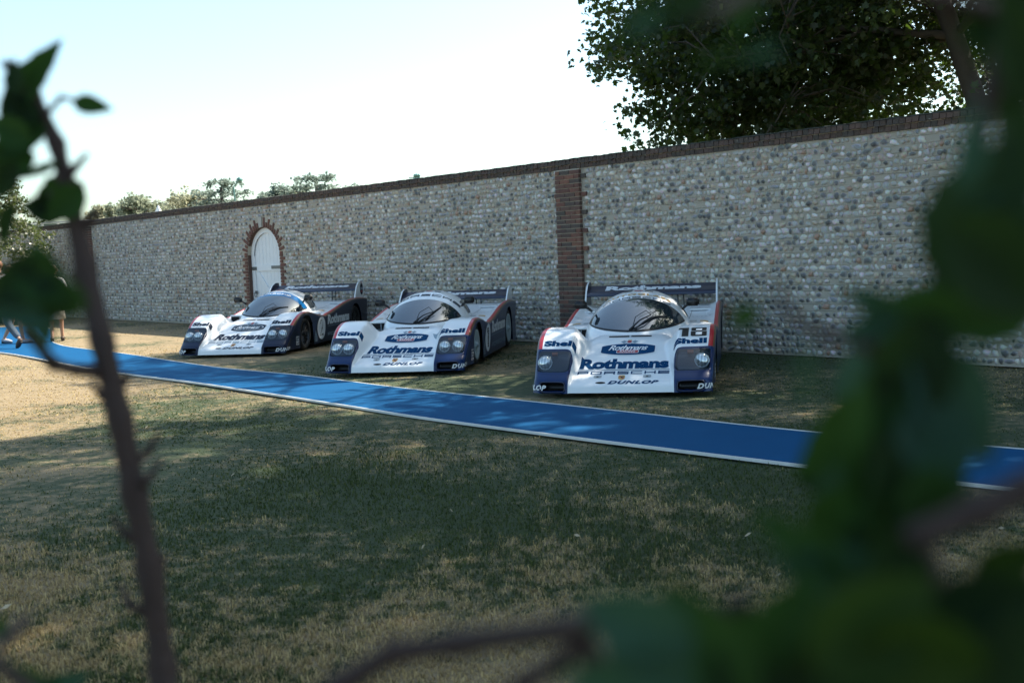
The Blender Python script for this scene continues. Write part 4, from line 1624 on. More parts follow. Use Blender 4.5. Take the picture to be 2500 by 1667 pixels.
    def on(s, v, e): return canopy_arc(np.array([s]), np.array([v]), e)[0]
    if opts.get('wiper', 0) == 0:
        A, B, Bl = (-.03, 1.455), (.20, 1.70), [(.11, 1.56), (.25, 1.70), (.40, 1.80)]
    else:
        A, B, Bl = (-.03, 1.455), (.21, 1.68), [(.13, 1.52), (.22, 1.70), (.30, 1.85)]
    m = MB()
    m.tube([on(A[0], A[1], .012), on((A[0] + B[0]) / 2, (A[1] + B[1]) / 2, .05), on(B[0], B[1], .035)], [.013, .009, .006], 6)
    m.tube([on(A[0] + .06, A[1] + .004, .012), on((A[0] + B[0]) / 2 + .05, (A[1] + B[1]) / 2 - .01, .045), on(B[0] + .03, B[1] - .01, .035)], [.010, .007, .005], 6)
    m.tube([on(A[0] + .03, A[1] + .01, .012), on(.03, 1.62, .055), on(.14, 1.735, .06), on(B[0], B[1], .04)], [.007, .005, .005, .005], 5)
    m.obj('wiper_arm', M_SATIN, wp)
    m = MB(); m.tube([on(s, v, .016) for s, v in Bl], [.008, .014, .007], 6); m.obj('wiper_blade', M_BLACK, wp)
    # wheels
    for sg in (-1, 1):
        wheel_parts(root, sg * .815, VF, .295, .27, .222, opts['rim'])
        wheel_parts(root, sg * .790, VR, .325, .35, .245, opts['rim'])
    # rear wing
    dz = opts.get('wing_dz', 0)
    wing = empty('rear_wing', (0, 0, 0)); wing.parent = root
    up = [(4.16, .918 + dz), (4.165, .945 + dz), (4.21, .965 + dz), (4.30, .985 + dz), (4.45, 1.012 + dz), (4.60, 1.055 + dz)]
    lo = [(4.60, 1.045 + dz), (4.45, .985 + dz), (4.30, .945 + dz), (4.20, .918 + dz), (4.17, .910 + dz)]
    sec = up + lo
    m = MB()
    xs = (-.905, .905)
    V = [(x, y, z) for x in xs for y, z in sec]
    n = len(sec)
    m.add(V, [(k, (k + 1) % n, n + (k + 1) % n, n + k) for k in range(n)] + [tuple(range(n)), tuple(range(2 * n - 1, n - 1, -1))])
    m.obj('aerofoil', M_NAVY, wing)

    def on_wing(X, Y):
        # Y runs up the upper face
        yy = 4.21 + Y
        z = np.interp(yy, [p[0] for p in up], [p[1] for p in up])
        return np.stack([X, yy - .002, z + .004], -1)
    decal(wing, 'lettering', T_ROTH, on_wing, M_PRINT_W, 1.36, .24, .02, .215, maxlen=.06)
    for sg in (-1, 1):
        out = [(4.02, .735), (4.10, .86 + dz * .5), (4.20, .99 + dz), (4.32, 1.075 + dz), (4.46, 1.115 + dz), (4.64, 1.12 + dz), (4.67, 1.09 + dz), (4.64, .84 + dz * .5), (4.62, .73)]
        m = MB()
        x0, x1 = sg * .905, sg * .927
        n2 = len(out)
        m.add([(x0, y, z) for y, z in out] + [(x1, y, z) for y, z in out], [tuple(range(n2)), tuple(range(2 * n2 - 1, n2 - 1, -1))] + [(k, (k + 1) % n2, n2 + (k + 1) % n2, n2 + k) for k in range(n2)],)
        m.M = [1 if sg > 0 else 1] + [0] * (len(m.M) - 1)
        m.obj('endplate', [M_WPAINT, M_NAVY], wing)
        if opts.get('plate_logo'):
            fn = lambda X, Y, sg=sg: np.stack([np.full_like(X, sg * .930), 4.50 + X * sg * -1, .935 + Y + dz], -1)
            decal(wing, 'emblem', T_BARREL, fn, M_PRINT_N, .17, .24)
            decal(wing, 'emblem', T_BAR, lambda X, Y, sg=sg: np.stack([np.full_like(X, sg * .932), 4.50 + X, .945 + Y + dz], -1), M_PRINT_G, .13, .05)
            decal(wing, 'emblem', T_BAR, lambda X, Y, sg=sg: np.stack([np.full_like(X, sg * .932), 4.50 + X, .885 + Y + dz], -1), M_PRINT_R, .10, .03)
            decal(wing, 'emblem', T_SHIELD, lambda X, Y, sg=sg: np.stack([np.full_like(X, sg * .930), 4.50 + X, 1.075 + Y + dz], -1), M_PRINT_R, .05, .05)
        for q in (.38, .46):
            m = MB(); m.tube([(sg * q, 4.25, .74), (sg * (q - .01), 4.30, .95 + dz)], .010, 6); m.obj('wing_strut', M_SATIN, wing)
    # whip aerial
    m = MB(); m.tube([(.03, 2.75, 1.0), (.03, 2.80, 1.30)], [.004, .002], 5); m.obj('aerial', M_GREY, root)

    # ---------------- print
    top = lambda e: (lambda X, Y: S_top(X, Y, e))
    decal(root, 'lettering', T_ROTH_I if opts.get('ital') else T_ROTH, top(.003), navy, .90 if opts.get('ital') else .97, .235, .0, .505)
    decal(root, 'lettering', T_BAR, top(.003), navy if not opts.get('dark') else M_PRINT_G, .99, .010, .005, .362)
    decal(root, 'lettering', T_PORSCHE, top(.003), navy if not opts.get('dark') else M_PRINT_G, .99, .066, .005, .298)
    decal(root, 'lettering', T_DUNLOP, top(.003), navy, .54, .064, .13, .088)
    # shut line below the screen and across the engine cover
    us = np.linspace(-.60, .60, 41)
    Pv, Pf = [], []
    for k_, u_ in enumerate(us):
        w_ = 1.285 + .95 * u_ * u_
        Pv += [(u_, w_ - .004), (u_, w_ + .004)]
        if k_: Pf.append((2 * k_ - 2, 2 * k_, 2 * k_ + 1, 2 * k_ - 1))
    decal(root, 'shut_line', (np.array(Pv), Pf), top(.003), M_SATIN, 1, 1)
    for sg in (-1, 1):
        decal(root, 'shut_line', T_BAR, top(.003), M_SATIN, .30, .007, sg * .76, 2.98)
        decal(root, 'shut_line', T_BAR, top(.003), M_SATIN, .006, 1.3, sg * .60, 3.2)
        for q in range(5):
            decal(root, 'fastener', T_DISC, top(.004), M_GREY, .022, .022, sg * (.64 + .055 * q), 2.93)
    # latches and tow eye
    for x in (-.26, .27):
        decal(root, 'latch', T_PILL, top(.003), M_GREY, .085, .060, x, .215)
        decal(root, 'latch_pin', T_DISC, top(.006), M_BLACK, .026, .022, x, .205)
    decal(root, 'tow_eye', T_DISC, lambda X, Y: S_top(X, Y, .003), M_WPAINT, .135, .085, -.215, .062)
    decal(root, 'tow_slot', T_DISC, lambda X, Y: S_top(X, Y, .005), M_DARK, .108, .036, -.215, .078)
    # shield
    decal(root, 'crest', T_SHIELD, top(.003), M_PRINT_Y, .072, .105, .0, .190)
    decal(root, 'crest', T_BAR, top(.005), M_PRINT_R, .026, .022, -.018, .205)
    decal(root, 'crest', T_BAR, top(.005), M_PRINT_R, .022, .020, .014, .172)
    decal(root, 'crest', T_BAR, top(.005), M_PRINT_K, .022, .018, .017, .208)
    decal(root, 'crest', T_SHIELD, top(.006), M_PRINT_K, .020, .030, .0, .190)
    # oval badge on the nose
    if opts.get('dark'):
        decal(root, 'badge', T_BARREL, top(.003), M_PRINT_N, .60, .29, .01, .86)
        decal(root, 'badge', fan_poly(lambda a_: (.5 * math.cos(a_), .5 * math.sin(a_))), top(.005), M_PRINT_W, .545, .225, .01, .855)
        decal(root, 'badge', T_DISC, top(.007), M_PRINT_N, .52, .205, .01, .855)
        for q in (-.30, -.12, .12, .30):
            # globe meridians and parallels
            yy = np.linspace(-.095, .095, 9)
            for y0_, y1_ in zip(yy[:-1], yy[1:]):
                f = lambda y: q * .80 * math.sqrt(max(0, 1 - (y / .105) ** 2))
                if abs(y0_ + y1_) / 2 < .03: continue
                decal(root, 'badge', (np.array([(f(y0_) - .005, y0_), (f(y0_) + .005, y0_), (f(y1_) + .005, y1_), (f(y1_) - .005, y1_)]), [(0, 1, 2, 3)]), top(.009), M_PRINT_G, 1, 1, .01, .855)
        for q in (-.068, .068):
            decal(root, 'badge', T_BAR, top(.009), M_PRINT_G, .40, .010, .01, .855 + q)
        decal(root, 'badge', T_BAR, top(.010), M_PRINT_N, .46, .075, .01, .855)
        decal(root, 'badge', T_SCRIPT, top(.012), M_PRINT_W, .42, .115, .01, .855)
    else:
        decal(root, 'badge', T_BARREL, top(.003), M_PRINT_W, .625, .300, .01, .845)
        decal(root, 'badge', T_BARREL, top(.005), navy, .60, .275, .01, .845)
        decal(root, 'badge', T_SCRIPT, top(.007), M_PRINT_W, .44, .125, .01, .880)
        decal(root, 'badge', T_PILL, top(.007), M_PRINT_W, .250, .082, .01, .782)
        decal(root, 'badge', T_PILL, top(.009), M_PRINT_R, .238, .070, .01, .782)
        decal(root, 'badge', T_RACING, top(.011), M_PRINT_W, .170, .044, .01, .782)
    # small heraldic crest above the badge: shield between two supporters
    cy = 1.035
    decal(root, 'crest', T_SHIELD, top(.004), M_PRINT_R, .050, .060, .01, cy)
    for sg in (-1, 1):
        decal(root, 'crest', fan_poly(lambda a_: (.5 * math.cos(a_) * (1 + .3 * math.sin(3 * a_)), .5 * math.sin(a_) * (1 + .25 * math.cos(4 * a_)))), top(.004), M_PRINT_G, .062, .066, .01 + sg * .062, cy)
        decal(root, 'crest', T_BAR, top(.004), M_PRINT_G, .050, .014, .01 + sg * .045, cy - .052, rot=-.3 * sg)
    decal(root, 'crest', T_BAR, top(.005), M_PRINT_Y, .040, .018, .01, cy + .045)
    # fender lettering and number
    for sg in (-1, 1):
        decal(root, 'lettering', T_SHELL, top(.003), navy, .355, .105, sg * .715, .545)
    if num == '18':
        decal(root, 'race_number', digit_poly('1'), top(.003), M_PRINT_K, .112, .26, .635, .765)
        decal(root, 'race_number', digit_poly('8'), top(.003), M_PRINT_K, .172, .26, .802, .765)
    else:
        m_ = M_PRINT_G
        # angular arrow flash on the inside of the right wing
        tri = (np.array([(-.5, .5), (.5, .12), (.5, -.02), (.0, .06), (.02, -.5), (-.25, -.1)]), [(0, 1, 2, 3), (0, 3, 4, 5)])
        decal(root, 'flash', tri, top(.003), m_, .17, .20, .445, .865)
    # front corner lettering on the lower nose
    for sg in (-1, 1):
        fr = lambda X, Y: S_front(X, Y, .003)
        cx, ww = (.84, .225)
        if sg > 0:
            decal(root, 'lettering', T_DUNLOP, fr, M_PRINT_W, .20, .042, .842, .108, maxlen=.015) if False else None
    side = lambda sg: (lambda X, Y: S_side(X, Y, sg, .004))
    for sg in (-1, 1):
        flip = sg
        sd = lambda X, Y, sg=sg: S_side(np.asarray(X) if sg > 0 else np.asarray(X), Y, sg, .004)

        def lay(nm, poly, mt, w, h, cv, cz):
            V_, F_ = poly
            V_ = V_ * np.array([1 if sg > 0 else -1, 1])
            decal(root, nm, (V_, F_), sd, mt, w, h, cv, cz, maxlen=.05)
        if num != '18':
            lay('roundel', T_DISC, M_PRINT_W, .42, .42, 1.86, .345)
            if num == '1':
                lay('race_number', digit_poly('1'), M_PRINT_K, .14, .30, 1.86, .345)
            else:
                lay('race_number', T_TWO, M_PRINT_K, .19, .31, 1.86, .345)
            lay('lettering', T_ROTH, M_PRINT_W, 1.28, .185, 2.83, .475)
            lay('lettering', T_BAR, M_PRINT_G, 1.1, .012, 2.76, .352)
            lay('lettering', T_PORSCHE, M_PRINT_G, 1.25, .062, 2.83, .20)
            # maker's marks behind the front wheel: triangle over three short lines
            lay('lettering', (np.array([(-.5, -.5), (.5, -.5), (0, .5)]), [(0, 1, 2)]), M_PRINT_G, .10, .10, 1.56, .275)
            for q in range(3):
                lay('lettering', T_BAR, M_PRINT_G, .14, .022, 1.56, .205 - q * .036)
    for sg in (-1, 1):
        def sd2(X, Y, sg=sg): return S_side(X, Y, sg, .004)
        def lay2(nm, poly, w, h, cv, cz):
            V_, F_ = poly
            decal(root, nm, (V_ * np.array([sg, 1]), F_), sd2, M_PRINT_W, w, h, cv, cz, maxlen=.03)
        for q, tx in enumerate((T_BOSCH, T_BIL, T_BOSCH, T_BIL)):
            lay2('lettering', tx, .125, .030, .655, .275 - q * .042)
    # tyre maker's name wrapped round the lower front corner
    for sg in (-1, 1):
        def wrap(X, Y, sg=sg):
            # X runs round the corner from the front face to the flank
            tw = np.linspace(.70, .955, 60)
            Pf = S_front(tw, np.full(60, .105), .004)
            vs_ = np.linspace(Pf[-1, 1] + .012, .75, 60)
            Ps = S_side(vs_, np.full(60, .105), 1, .004)
            Q = np.concatenate([Pf, Ps])
            d = np.r_[0, np.cumsum(np.hypot(np.diff(Q[:, 0]), np.diff(Q[:, 1])))]
            x_, y_ = np.interp(X, d, Q[:, 0]), np.interp(X, d, Q[:, 1])
            return np.stack([sg * x_, y_ - .003, Y], -1)
        V_, F_ = T_DUNLOP
        if sg > 0:
            decal(root, 'lettering', (V_, F_), wrap, M_PRINT_W, .40, .060, opts.get('dun', .30), .110, maxlen=.02)
        else:
            decal(root, 'lettering', (V_ * np.array([-1, 1]), F_), wrap, M_PRINT_W, .40, .060, opts.get('dun', .30), .110, maxlen=.02)
    # roof print
    arc = lambda e: (lambda X, Y: canopy_arc(X, Y, e))
    if opts.get('strip'):
        decal(root, 'lettering', T_PORSCHE, arc(.011), M_PRINT_W, .64, .052, 0, opts['strip'] + .075, maxlen=.05)
    else:
        decal(root, 'lettering', T_PORSCHE, arc(.004), M_PRINT_N, opts['pw'], opts['ph'], 0, opts['pv'], maxlen=.05)
    if num == '18':
        decal(root, 'lettering', T_AUTO, arc(.004), M_PRINT_Y, .86, .075, 0, 2.215, maxlen=.05)
    # roof stripes
    for k, (x, mt) in enumerate(((-.13, M_PRINT_K), (.0, M_PRINT_R), (.13, M_PRINT_K))):
        decal(root, 'flash', T_BAR, arc(.004), mt, .10, .08, x, 2.42, maxlen=.05)
    # drivers' stickers on the deck
    for sg in (-1, 1):
        decal(root, 'sticker', T_BAR, top(.004), M_PRINT_Y, .10, .10, sg * .80, 2.42)
        decal(root, 'sticker', T_BAR, top(.004), M_GREY, .14, .12, sg * .64, 2.42)
        decal(root, 'panel_recess', T_BAR, top(.003), M_GREY, .26, .004, sg * .70, 2.30)
        m = MB()
        m.box((sg * .72, 3.66, .728), (.30, .28, .024), None)
        m.obj('deck_flap', M_WPAINT, root)
    return root


CARS = [('2', (-4.90, 18.42), 10.3, 'white and dark blue race car with blue sun strip, in front of the arched door',
         dict(dark=True, print='n', lamps=(.665, .835), lamp_r=.072, vtop=2.24, strip=2.06, rim='spoke', plate_logo=True, wing_dz=0.03, ital=True, wiper=0)),
        ('1', (-1.68, 14.54), 9.1, 'white and blue race car with twin headlamps and pale disc wheels, parked in the middle',
         dict(print='b', lamps=(.665, .835), lamp_r=.072, vtop=1.99, rim='cover', wing_dz=-0.085, pv=2.17, pw=1.15, ph=.085, wiper=1, ital=True)),
        ('18', (1.11, 11.52), 12.3, 'white and blue race car numbered 18 with single headlamps, nearest the camera',
         dict(print='b', lamps=(.845,), lamp_r=.074, vtop=2.06, rim='spoke', pv=2.105, pw=.86, ph=.038, wiper=0))]
for c in CARS:
    make_car(*c)

# ================================================================== GRASS BLADES
M_BLADE = mat_blade()


def inside_poly(P, poly):
    x, y = P[:, 0], P[:, 1]
    r = np.zeros(len(P), bool)
    j = len(poly) - 1
    for i in range(len(poly)):
        xi, yi = poly[i]; xj, yj = poly[j]
        r ^= ((yi > y) != (yj > y)) & (x < (xj - xi) * (y - yi) / (yj - yi + 1e-12) + xi)
        j = i
    return r


def blades(n, z0, z1, hmin, hmax, wmul, seed):
    g = np.random.default_rng(seed)
    u = g.random(n)
    d = 1 / (1 / z0 + (1 / z1 - 1 / z0) * u)          # denser near the camera
    x = d * g.uniform(-0.56, 0.56, n)
    P = np.c_[x, d]
    poly = np.concatenate([offs(pu, 0.055), offs(pl_, -0.055)[::-1]])
    poly2 = np.concatenate([fork_a, fork_b[::-1]])
    ok = ~inside_poly(P, poly) & ~inside_poly(P, poly2)
    beh = (P[:, 0] * 0.748 + (P[:, 1] - 19.76) * 0.664)
    ok &= beh < 0.0
    P, d = P[ok], d[ok]
    n = len(P)
    h = (hmin + (hmax - hmin) * g.random(n) ** 2.2 * 1.5) * (0.75 + 0.5 * np.sin(P[:, 0] * 1.7 + 0.5) * np.sin(P[:, 1] * 1.3) * 0.5)
    w = np.maximum(0.0028, 0.00052 * d) * wmul * g.uniform(.7, 1.3, n)
    a = g.uniform(0, 2 * np.pi, n)
    phi = g.uniform(0.25, 1.25, n) if z0 < 5 else g.uniform(0.65, 1.42, n)
    lean, rise = np.sin(phi), np.cos(phi)
    la = a + g.normal(0, .5, n) + np.pi / 2
    bx, by = np.cos(a) * w, np.sin(a) * w
    lx, ly = np.cos(la) * h * lean, np.sin(la) * h * lean
    z = np.full(n, -0.012)
    V = np.empty((n, 5, 3))
    V[:, 0] = np.c_[P[:, 0] - bx, P[:, 1] - by, z]
    V[:, 1] = np.c_[P[:, 0] + bx, P[:, 1] + by, z]
    V[:, 2] = np.c_[P[:, 0] - bx * .7 + lx * .35, P[:, 1] - by * .7 + ly * .35, z + h * rise * .70]
    V[:, 3] = np.c_[P[:, 0] + bx * .7 + lx * .35, P[:, 1] + by * .7 + ly * .35, z + h * rise * .70]
    V[:, 4] = np.c_[P[:, 0] + lx, P[:, 1] + ly, z + h * rise * .92]
    b = np.arange(n)[:, None, None] * 5
    F = (b + np.array([[0, 1, 3], [0, 3, 2], [2, 3, 4]])[None]).reshape(-1, 3)
    rv = np.repeat(g.random(n), 5)
    return V.reshape(-1, 3), F, rv


for (n, z0, z1, h0, h1, wm, sd, nm) in ((210000, 3.3, 9.0, .018, .044, 1.0, 1, 'grass'), (110000, 9.0, 36.0, .014, .030, 1.15, 2, 'grass')):
    V, F, rv = blades(n, z0, z1, h0, h1, wm, sd)
    gr = obj(nm, make_mesh('grass', V, F, M_BLADE, attrs={'rv': rv}), kind='stuff')
    tag(gr, 'short grass of the near lawn, part green and part straw dry' if z0 < 5 else 'short grass of the far lawn around the cars and walkers', 'grass')
# loose pale leaves and clover heads on the turf
g = np.random.default_rng(5)
M_DRY = simple('fallen leaf', (0.34, 0.27, 0.17), 0.7, 0.25, 30)
m = MB()
for k in range(22):
    d = 1 / (1 / 4.2 + (1 / 16 - 1 / 4.2) * g.random()); x = d * g.uniform(-.5, .5)
    if inside_poly(np.array([[x, d]]), np.concatenate([offs(pu, .1), offs(pl_, -.1)[::-1]]))[0]: continue
    s = g.uniform(.008, .02); a = g.uniform(0, 6.28)
    ca, sa = math.cos(a), math.sin(a)
    tz = g.uniform(-.012, .012)
    m.add([(x + s * 1.4 * ca, d + s * 1.4 * sa, .035 + tz), (x - s * .7 * sa, d + s * .7 * ca, .042), (x - s * 1.4 * ca, d - s * 1.4 * sa, .034 - tz), (x + s * .7 * sa, d - s * .7 * ca, .030)], [(0, 1, 2, 3)])
tag(m.obj('fallen_leaves', M_DRY, kind='stuff'), 'small pale fallen leaves scattered over the lawn', 'leaves')

# ================================================================== WALKERS
M_SKIN = simple('skin', (0.44, 0.25, 0.17), 0.55, 0.08, 10, 0, Subsurface_Weight=0.05)
M_JEANS = simple('faded jeans', (0.075, 0.105, 0.145), 0.85, 0.25, 14, 0.2)
M_POLO = simple('pale polo shirt', (0.62, 0.62, 0.64), 0.85, 0.06, 8, 0.1)
M_COLLAR = simple('black collar', (0.02, 0.022, 0.024), 0.8, 0.1, 8)
M_BOOT = simple('brown boot', (0.065, 0.040, 0.026), 0.6, 0.3, 14)
M_SNEAK = simple('white and navy sneaker', (0.32, 0.34, 0.38), 0.6, 0.3, 6)
M_SKIRT = simple('cream skirt', (0.62, 0.58, 0.52), 0.85, 0.06, 6, 0.1)
M_TOP = simple('white blouse', (0.60, 0.60, 0.58), 0.85, 0.06, 6, 0.1)
M_HAIRR = simple('reddish short hair', (0.20, 0.085, 0.040), 0.7, 0.3, 30, 0.4)
M_HAIRB = simple('brown hair', (0.07, 0.045, 0.028), 0.7, 0.3, 30, 0.4)
M_SHORT = simple('khaki shorts', (0.20, 0.17, 0.12), 0.85, 0.2, 10, 0.1)
M_SOLE = simple('dark sole', (0.02, 0.02, 0.02), 0.8, 0.2, 10)


def skin_obj(name, joints, edges, rad, mat, parent, root=0, lev=2):
    me = bpy.data.meshes.new(name)
    me.from_pydata([tuple(j) for j in joints], edges, [])
    o = obj(name, me, parent)
    md = o.modifiers.new('skin', 'SKIN')
    md.use_smooth_shade = True
    if not me.skin_vertices:
        me.skin_vertices.new()
    for i, r in enumerate(rad):
        v = me.skin_vertices[0].data[i]
        v.radius = (r, r) if not isinstance(r, tuple) else r
        v.use_root = (i == root)
    sb = o.modifiers.new('sub', 'SUBSURF'); sb.levels = lev; sb.render_levels = lev
    me.materials.append(mat)
    return o


def shoe(parent, ank, toe, mat, sole=M_SOLE):
    a, t = Vector(ank), Vector(toe)
    d = (t - a)
    back = a - d.normalized() * .05
    m = MB()
    m.tube([back + Vector((0, 0, -.035)), a + Vector((0, 0, -.03)), a.lerp(t, .55) + Vector((0, 0, -.012)), t], [.036, .048, .045, .026], 12)
    o = m.obj('shoe', mat, parent, smooth=True)
    m = MB(); m.tube([back + Vector((0, 0, -.075)), a.lerp(t, .5) + Vector((0, 0, -.055)), t + Vector((0, 0, -.022))], [.034, .042, .028], 10)
    for i, v in enumerate(m.V):
        pass
    m.obj('sole', sole, o)


def person(name, loc, rz, sc, label, dress, pose, hair):
    """joints in metres for a 1.75 m figure facing +Y"""
    P = empty(name, (*loc, 0), rz, label, 'person')
    P.scale = (sc,) * 3
    J = [(0, 0, .95), (0, .01, 1.10), (0, .0, 1.28), (0, -.01, 1.42), (0, .01, 1.50), (0, .035, 1.585), (0, .03, 1.69),
         (-.09, 0, .92), pose['lk'], pose['la'], pose['lt'], (.09, 0, .92), pose['rk'], pose['ra'], pose['rt'],
         (-.18, -.01, 1.40), pose['le'], pose['lw'], pose['lh'], (.18, -.01, 1.40), pose['re'], pose['rw'], pose['rh']]
    E = [(0, 1), (1, 2), (2, 3), (3, 4), (4, 5), (5, 6), (0, 7), (7, 8), (8, 9), (9, 10), (0, 11), (11, 12), (12, 13), (13, 14), (3, 15), (15, 16), (16, 17), (17, 18), (3, 19), (19, 20), (20, 21), (21, 22)]
    Rr = [(.13, .10), (.125, .095), (.14, .10), (.09, .08), .05, (.075, .092), (.068, .08), .085, .055, .036, .030, .085, .055, .036, .030, .055, .042, .028, .024, .055, .042, .028, .024]
    skin_obj('body', J, E, Rr, M_SKIN, P)
    # fingers, thumb
    for (h, w) in ((pose['lh'], pose['lw']), (pose['rh'], pose['rw'])):
        h, w = Vector(h), Vector(w)
        d = (h - w).normalized(); sx = d.cross(Vector((1, 0, 0))).normalized()
        m = MB()
        for k in range(4):
            b = h + sx * (k - 1.5) * .019
            L = (.065, .075, .07, .055)[k]
            m.tube([b - d * .01, b + d * L * .5, b + d * L * .85 + Vector((.0, 0, -.005)) + sx.cross(d) * .018], [.010, .009, .007], 6)
        m.tube([h - d * .05 + sx * .03, h - d * .01 + sx * .05, h + d * .02 + sx * .052], [.011, .010, .008], 6)
        m.obj('fingers', M_SKIN, P, smooth=True)
    # face
    m = MB(); m.tube([(0, .115, 1.64), (0, .135, 1.61), (0, .112, 1.60)], [.010, .014, .010], 8); m.obj('nose', M_SKIN, P, smooth=True)
    for s_ in (-1, 1):
        m = MB(); m.lathe([(.001, .012), (.010, .006), (.012, 0)], 10, 'Y', (s_ * .03, .108, 1.645)); m.obj('eye', M_COLLAR, P, smooth=True)
        m = MB(); m.tube([(s_ * .078, .02, 1.655), (s_ * .088, .005, 1.64), (s_ * .078, .015, 1.605)], [.012, .016, .010], 8); m.obj('ear', M_SKIN, P, smooth=True)
    m = MB(); m.tube([(-.025, .108, 1.572), (0, .114, 1.570), (.025, .108, 1.572)], [.004, .007, .004], 6); m.obj('mouth', M_HAIRR, P, smooth=True)
    bm = bmesh.new(); bmesh.ops.create_uvsphere(bm, u_segments=20, v_segments=12, radius=1)
    for v in bm.verts:
        q = v.co
        v.co = Vector((q.x * .090, q.y * .108 + .012, q.z * .095 + 1.672))
    bmesh.ops.delete(bm, geom=[v for v in bm.verts if v.co.z < 1.66 and v.co.y > -.02 or v.co.z < 1.58], context='VERTS')
    mm = bpy.data.meshes.new('hair'); bm.to_mesh(mm); bm.free(); mm.materials.append(hair)
    mm.polygons.foreach_set('use_smooth', np.ones(len(mm.polygons), bool)); obj('hair', mm, P)
    top_m, leg_m, leg_kind, shoe_m = dress
    skin_obj('shirt', [(0, 0, 1.0), (0, .01, 1.12), (0, 0, 1.28), (0, -.01, 1.42), (-.18, -.01, 1.405), tuple(Vector((-.18, -.01, 1.40)).lerp(Vector(pose['le']), .75)), (.18, -.01, 1.405), tuple(Vector((.18, -.01, 1.40)).lerp(Vector(pose['re']), .75))],
             [(0, 1), (1, 2), (2, 3), (3, 4), (4, 5), (3, 6), (6, 7)], [(.155, .12), (.150, .115), (.16, .118), (.10, .09), .072, .064, .072, .064], top_m, P)
    m = MB(); m.lathe([(.062, 1.455), (.075, 1.475), (.068, 1.515), (.058, 1.515), (.055, 1.46)], 20, 'Z', (0, .0, 0)); m.obj('collar', M_COLLAR if top_m is M_POLO else top_m, P, smooth=True)
    if leg_kind == 'long':
        for s_, k, a in ((-1, 'lk', 'la'), (1, 'rk', 'ra')):
            pass
        skin_obj('trousers', [(0, 0, .98), (-.09, 0, .90), pose['lk'], tuple(Vector(pose['lk']).lerp(Vector(pose['la']), .93)), (.09, 0, .90), pose['rk'], tuple(Vector(pose['rk']).lerp(Vector(pose['ra']), .93))],
                 [(0, 1), (1, 2), (2, 3), (0, 4), (4, 5), (5, 6)], [(.15, .115), .10, .078, .066, .10, .078, .066], leg_m, P)
    elif leg_kind == 'short':
        skin_obj('shorts', [(0, 0, .98), (-.09, 0, .90), tuple(Vector((-.09, 0, .9)).lerp(Vector(pose['lk']), .85)), (.09, 0, .90), tuple(Vector((.09, 0, .9)).lerp(Vector(pose['rk']), .85))],
                 [(0, 1), (1, 2), (0, 3), (3, 4)], [(.15, .115), .105, .088, .105, .088], leg_m, P)
    else:
        m = MB()
        m.lathe([(.13, 1.02), (.165, .92), (.185, .75), (.215, .52), (.205, .52), (.17, .76)], 28, 'Z', (0, .02, 0)); m.obj('skirt', leg_m, P, smooth=True)
    for a, t in (('la', 'lt'), ('ra', 'rt')):
        shoe(P, pose[a], pose[t], shoe_m)
    return P


WALK = dict(lk=(-.10, .20, .52), la=(-.10, .27, .09), lt=(-.11, .46, .055), rk=(.10, -.04, .50), ra=(.10, -.36, .19), rt=(.11, -.24, .05),
            le=(-.27, -.14, 1.16), lw=(-.27, .02, .96), lh=(-.27, .06, .88), re=(.27, .08, 1.15), rw=(.25, .27, 1.02), rh=(.24, .33, .96))
STEP = dict(lk=(-.10, -.02, .50), la=(-.10, -.22, .11), lt=(-.11, -.05, .045), rk=(.10, .17, .52), ra=(.10, .22, .09), rt=(.11, .41, .05),
            le=(-.26, .06, 1.15), lw=(-.25, .22, 1.0), lh=(-.25, .27, .94), re=(.26, -.10, 1.14), rw=(.27, .0, .93), rh=(.27, .03, .85))
person('person', (-10.68, 22.75), R(62), 1.06, 'man in pale polo shirt, jeans and brown boots walking on the blue path', (M_POLO, M_JEANS, 'long', M_BOOT), WALK, M_HAIRR)
person('person', (-11.2, 24.35), R(-75), 1.0, 'person in shorts and sneakers striding along the blue path beyond the man in jeans', (M_TOP, M_SHORT, 'short', M_SNEAK), STEP, M_HAIRB)
person('person', (-10.30, 24.55), R(20), 0.98, 'woman in a cream skirt with bare legs stepping along the path edge', (M_TOP, M_SKIRT, 'skirt', M_BOOT), STEP, M_HAIRB)

# ================================================================== NEAR SHRUBS, OUT OF FOCUS
TONES = [(0.009, 0.021, 0.009), (0.018, 0.048, 0.013), (0.016, 0.034, 0.006), (0.024, 0.060, 0.044)]


def mat_leaf(i, c):
    t = NT('shrub leaf %s' % ('dark', 'green', 'yellow green', 'blue green')[i])
    p = t.objco()
    nz = t.noise(3, 4, p)
    col = t.mix(nz, tuple(k * .8 for k in c), tuple(k * 1.25 for k in c))
    b = t.bsdf(col, 0.6, None, Specular_IOR_Level=0.07)
    tr = t.n('ShaderNodeBsdfTranslucent', {'Color': t.mix(.5, col, (.06, .13, .01))})
    mx = t.n('ShaderNodeMixShader', {0: .35})
    t.t.links.new(b.outputs[0], mx.inputs[1]); t.t.links.new(tr.outputs[0], mx.inputs[2])
    return t.done(mx)


M_SLEAF = [mat_leaf(i, c) for i, c in enumerate(TONES)]
M_STEM = simple('shrub bark', (0.022, 0.012, 0.010), 0.85, 0.4, 30, 0.5)


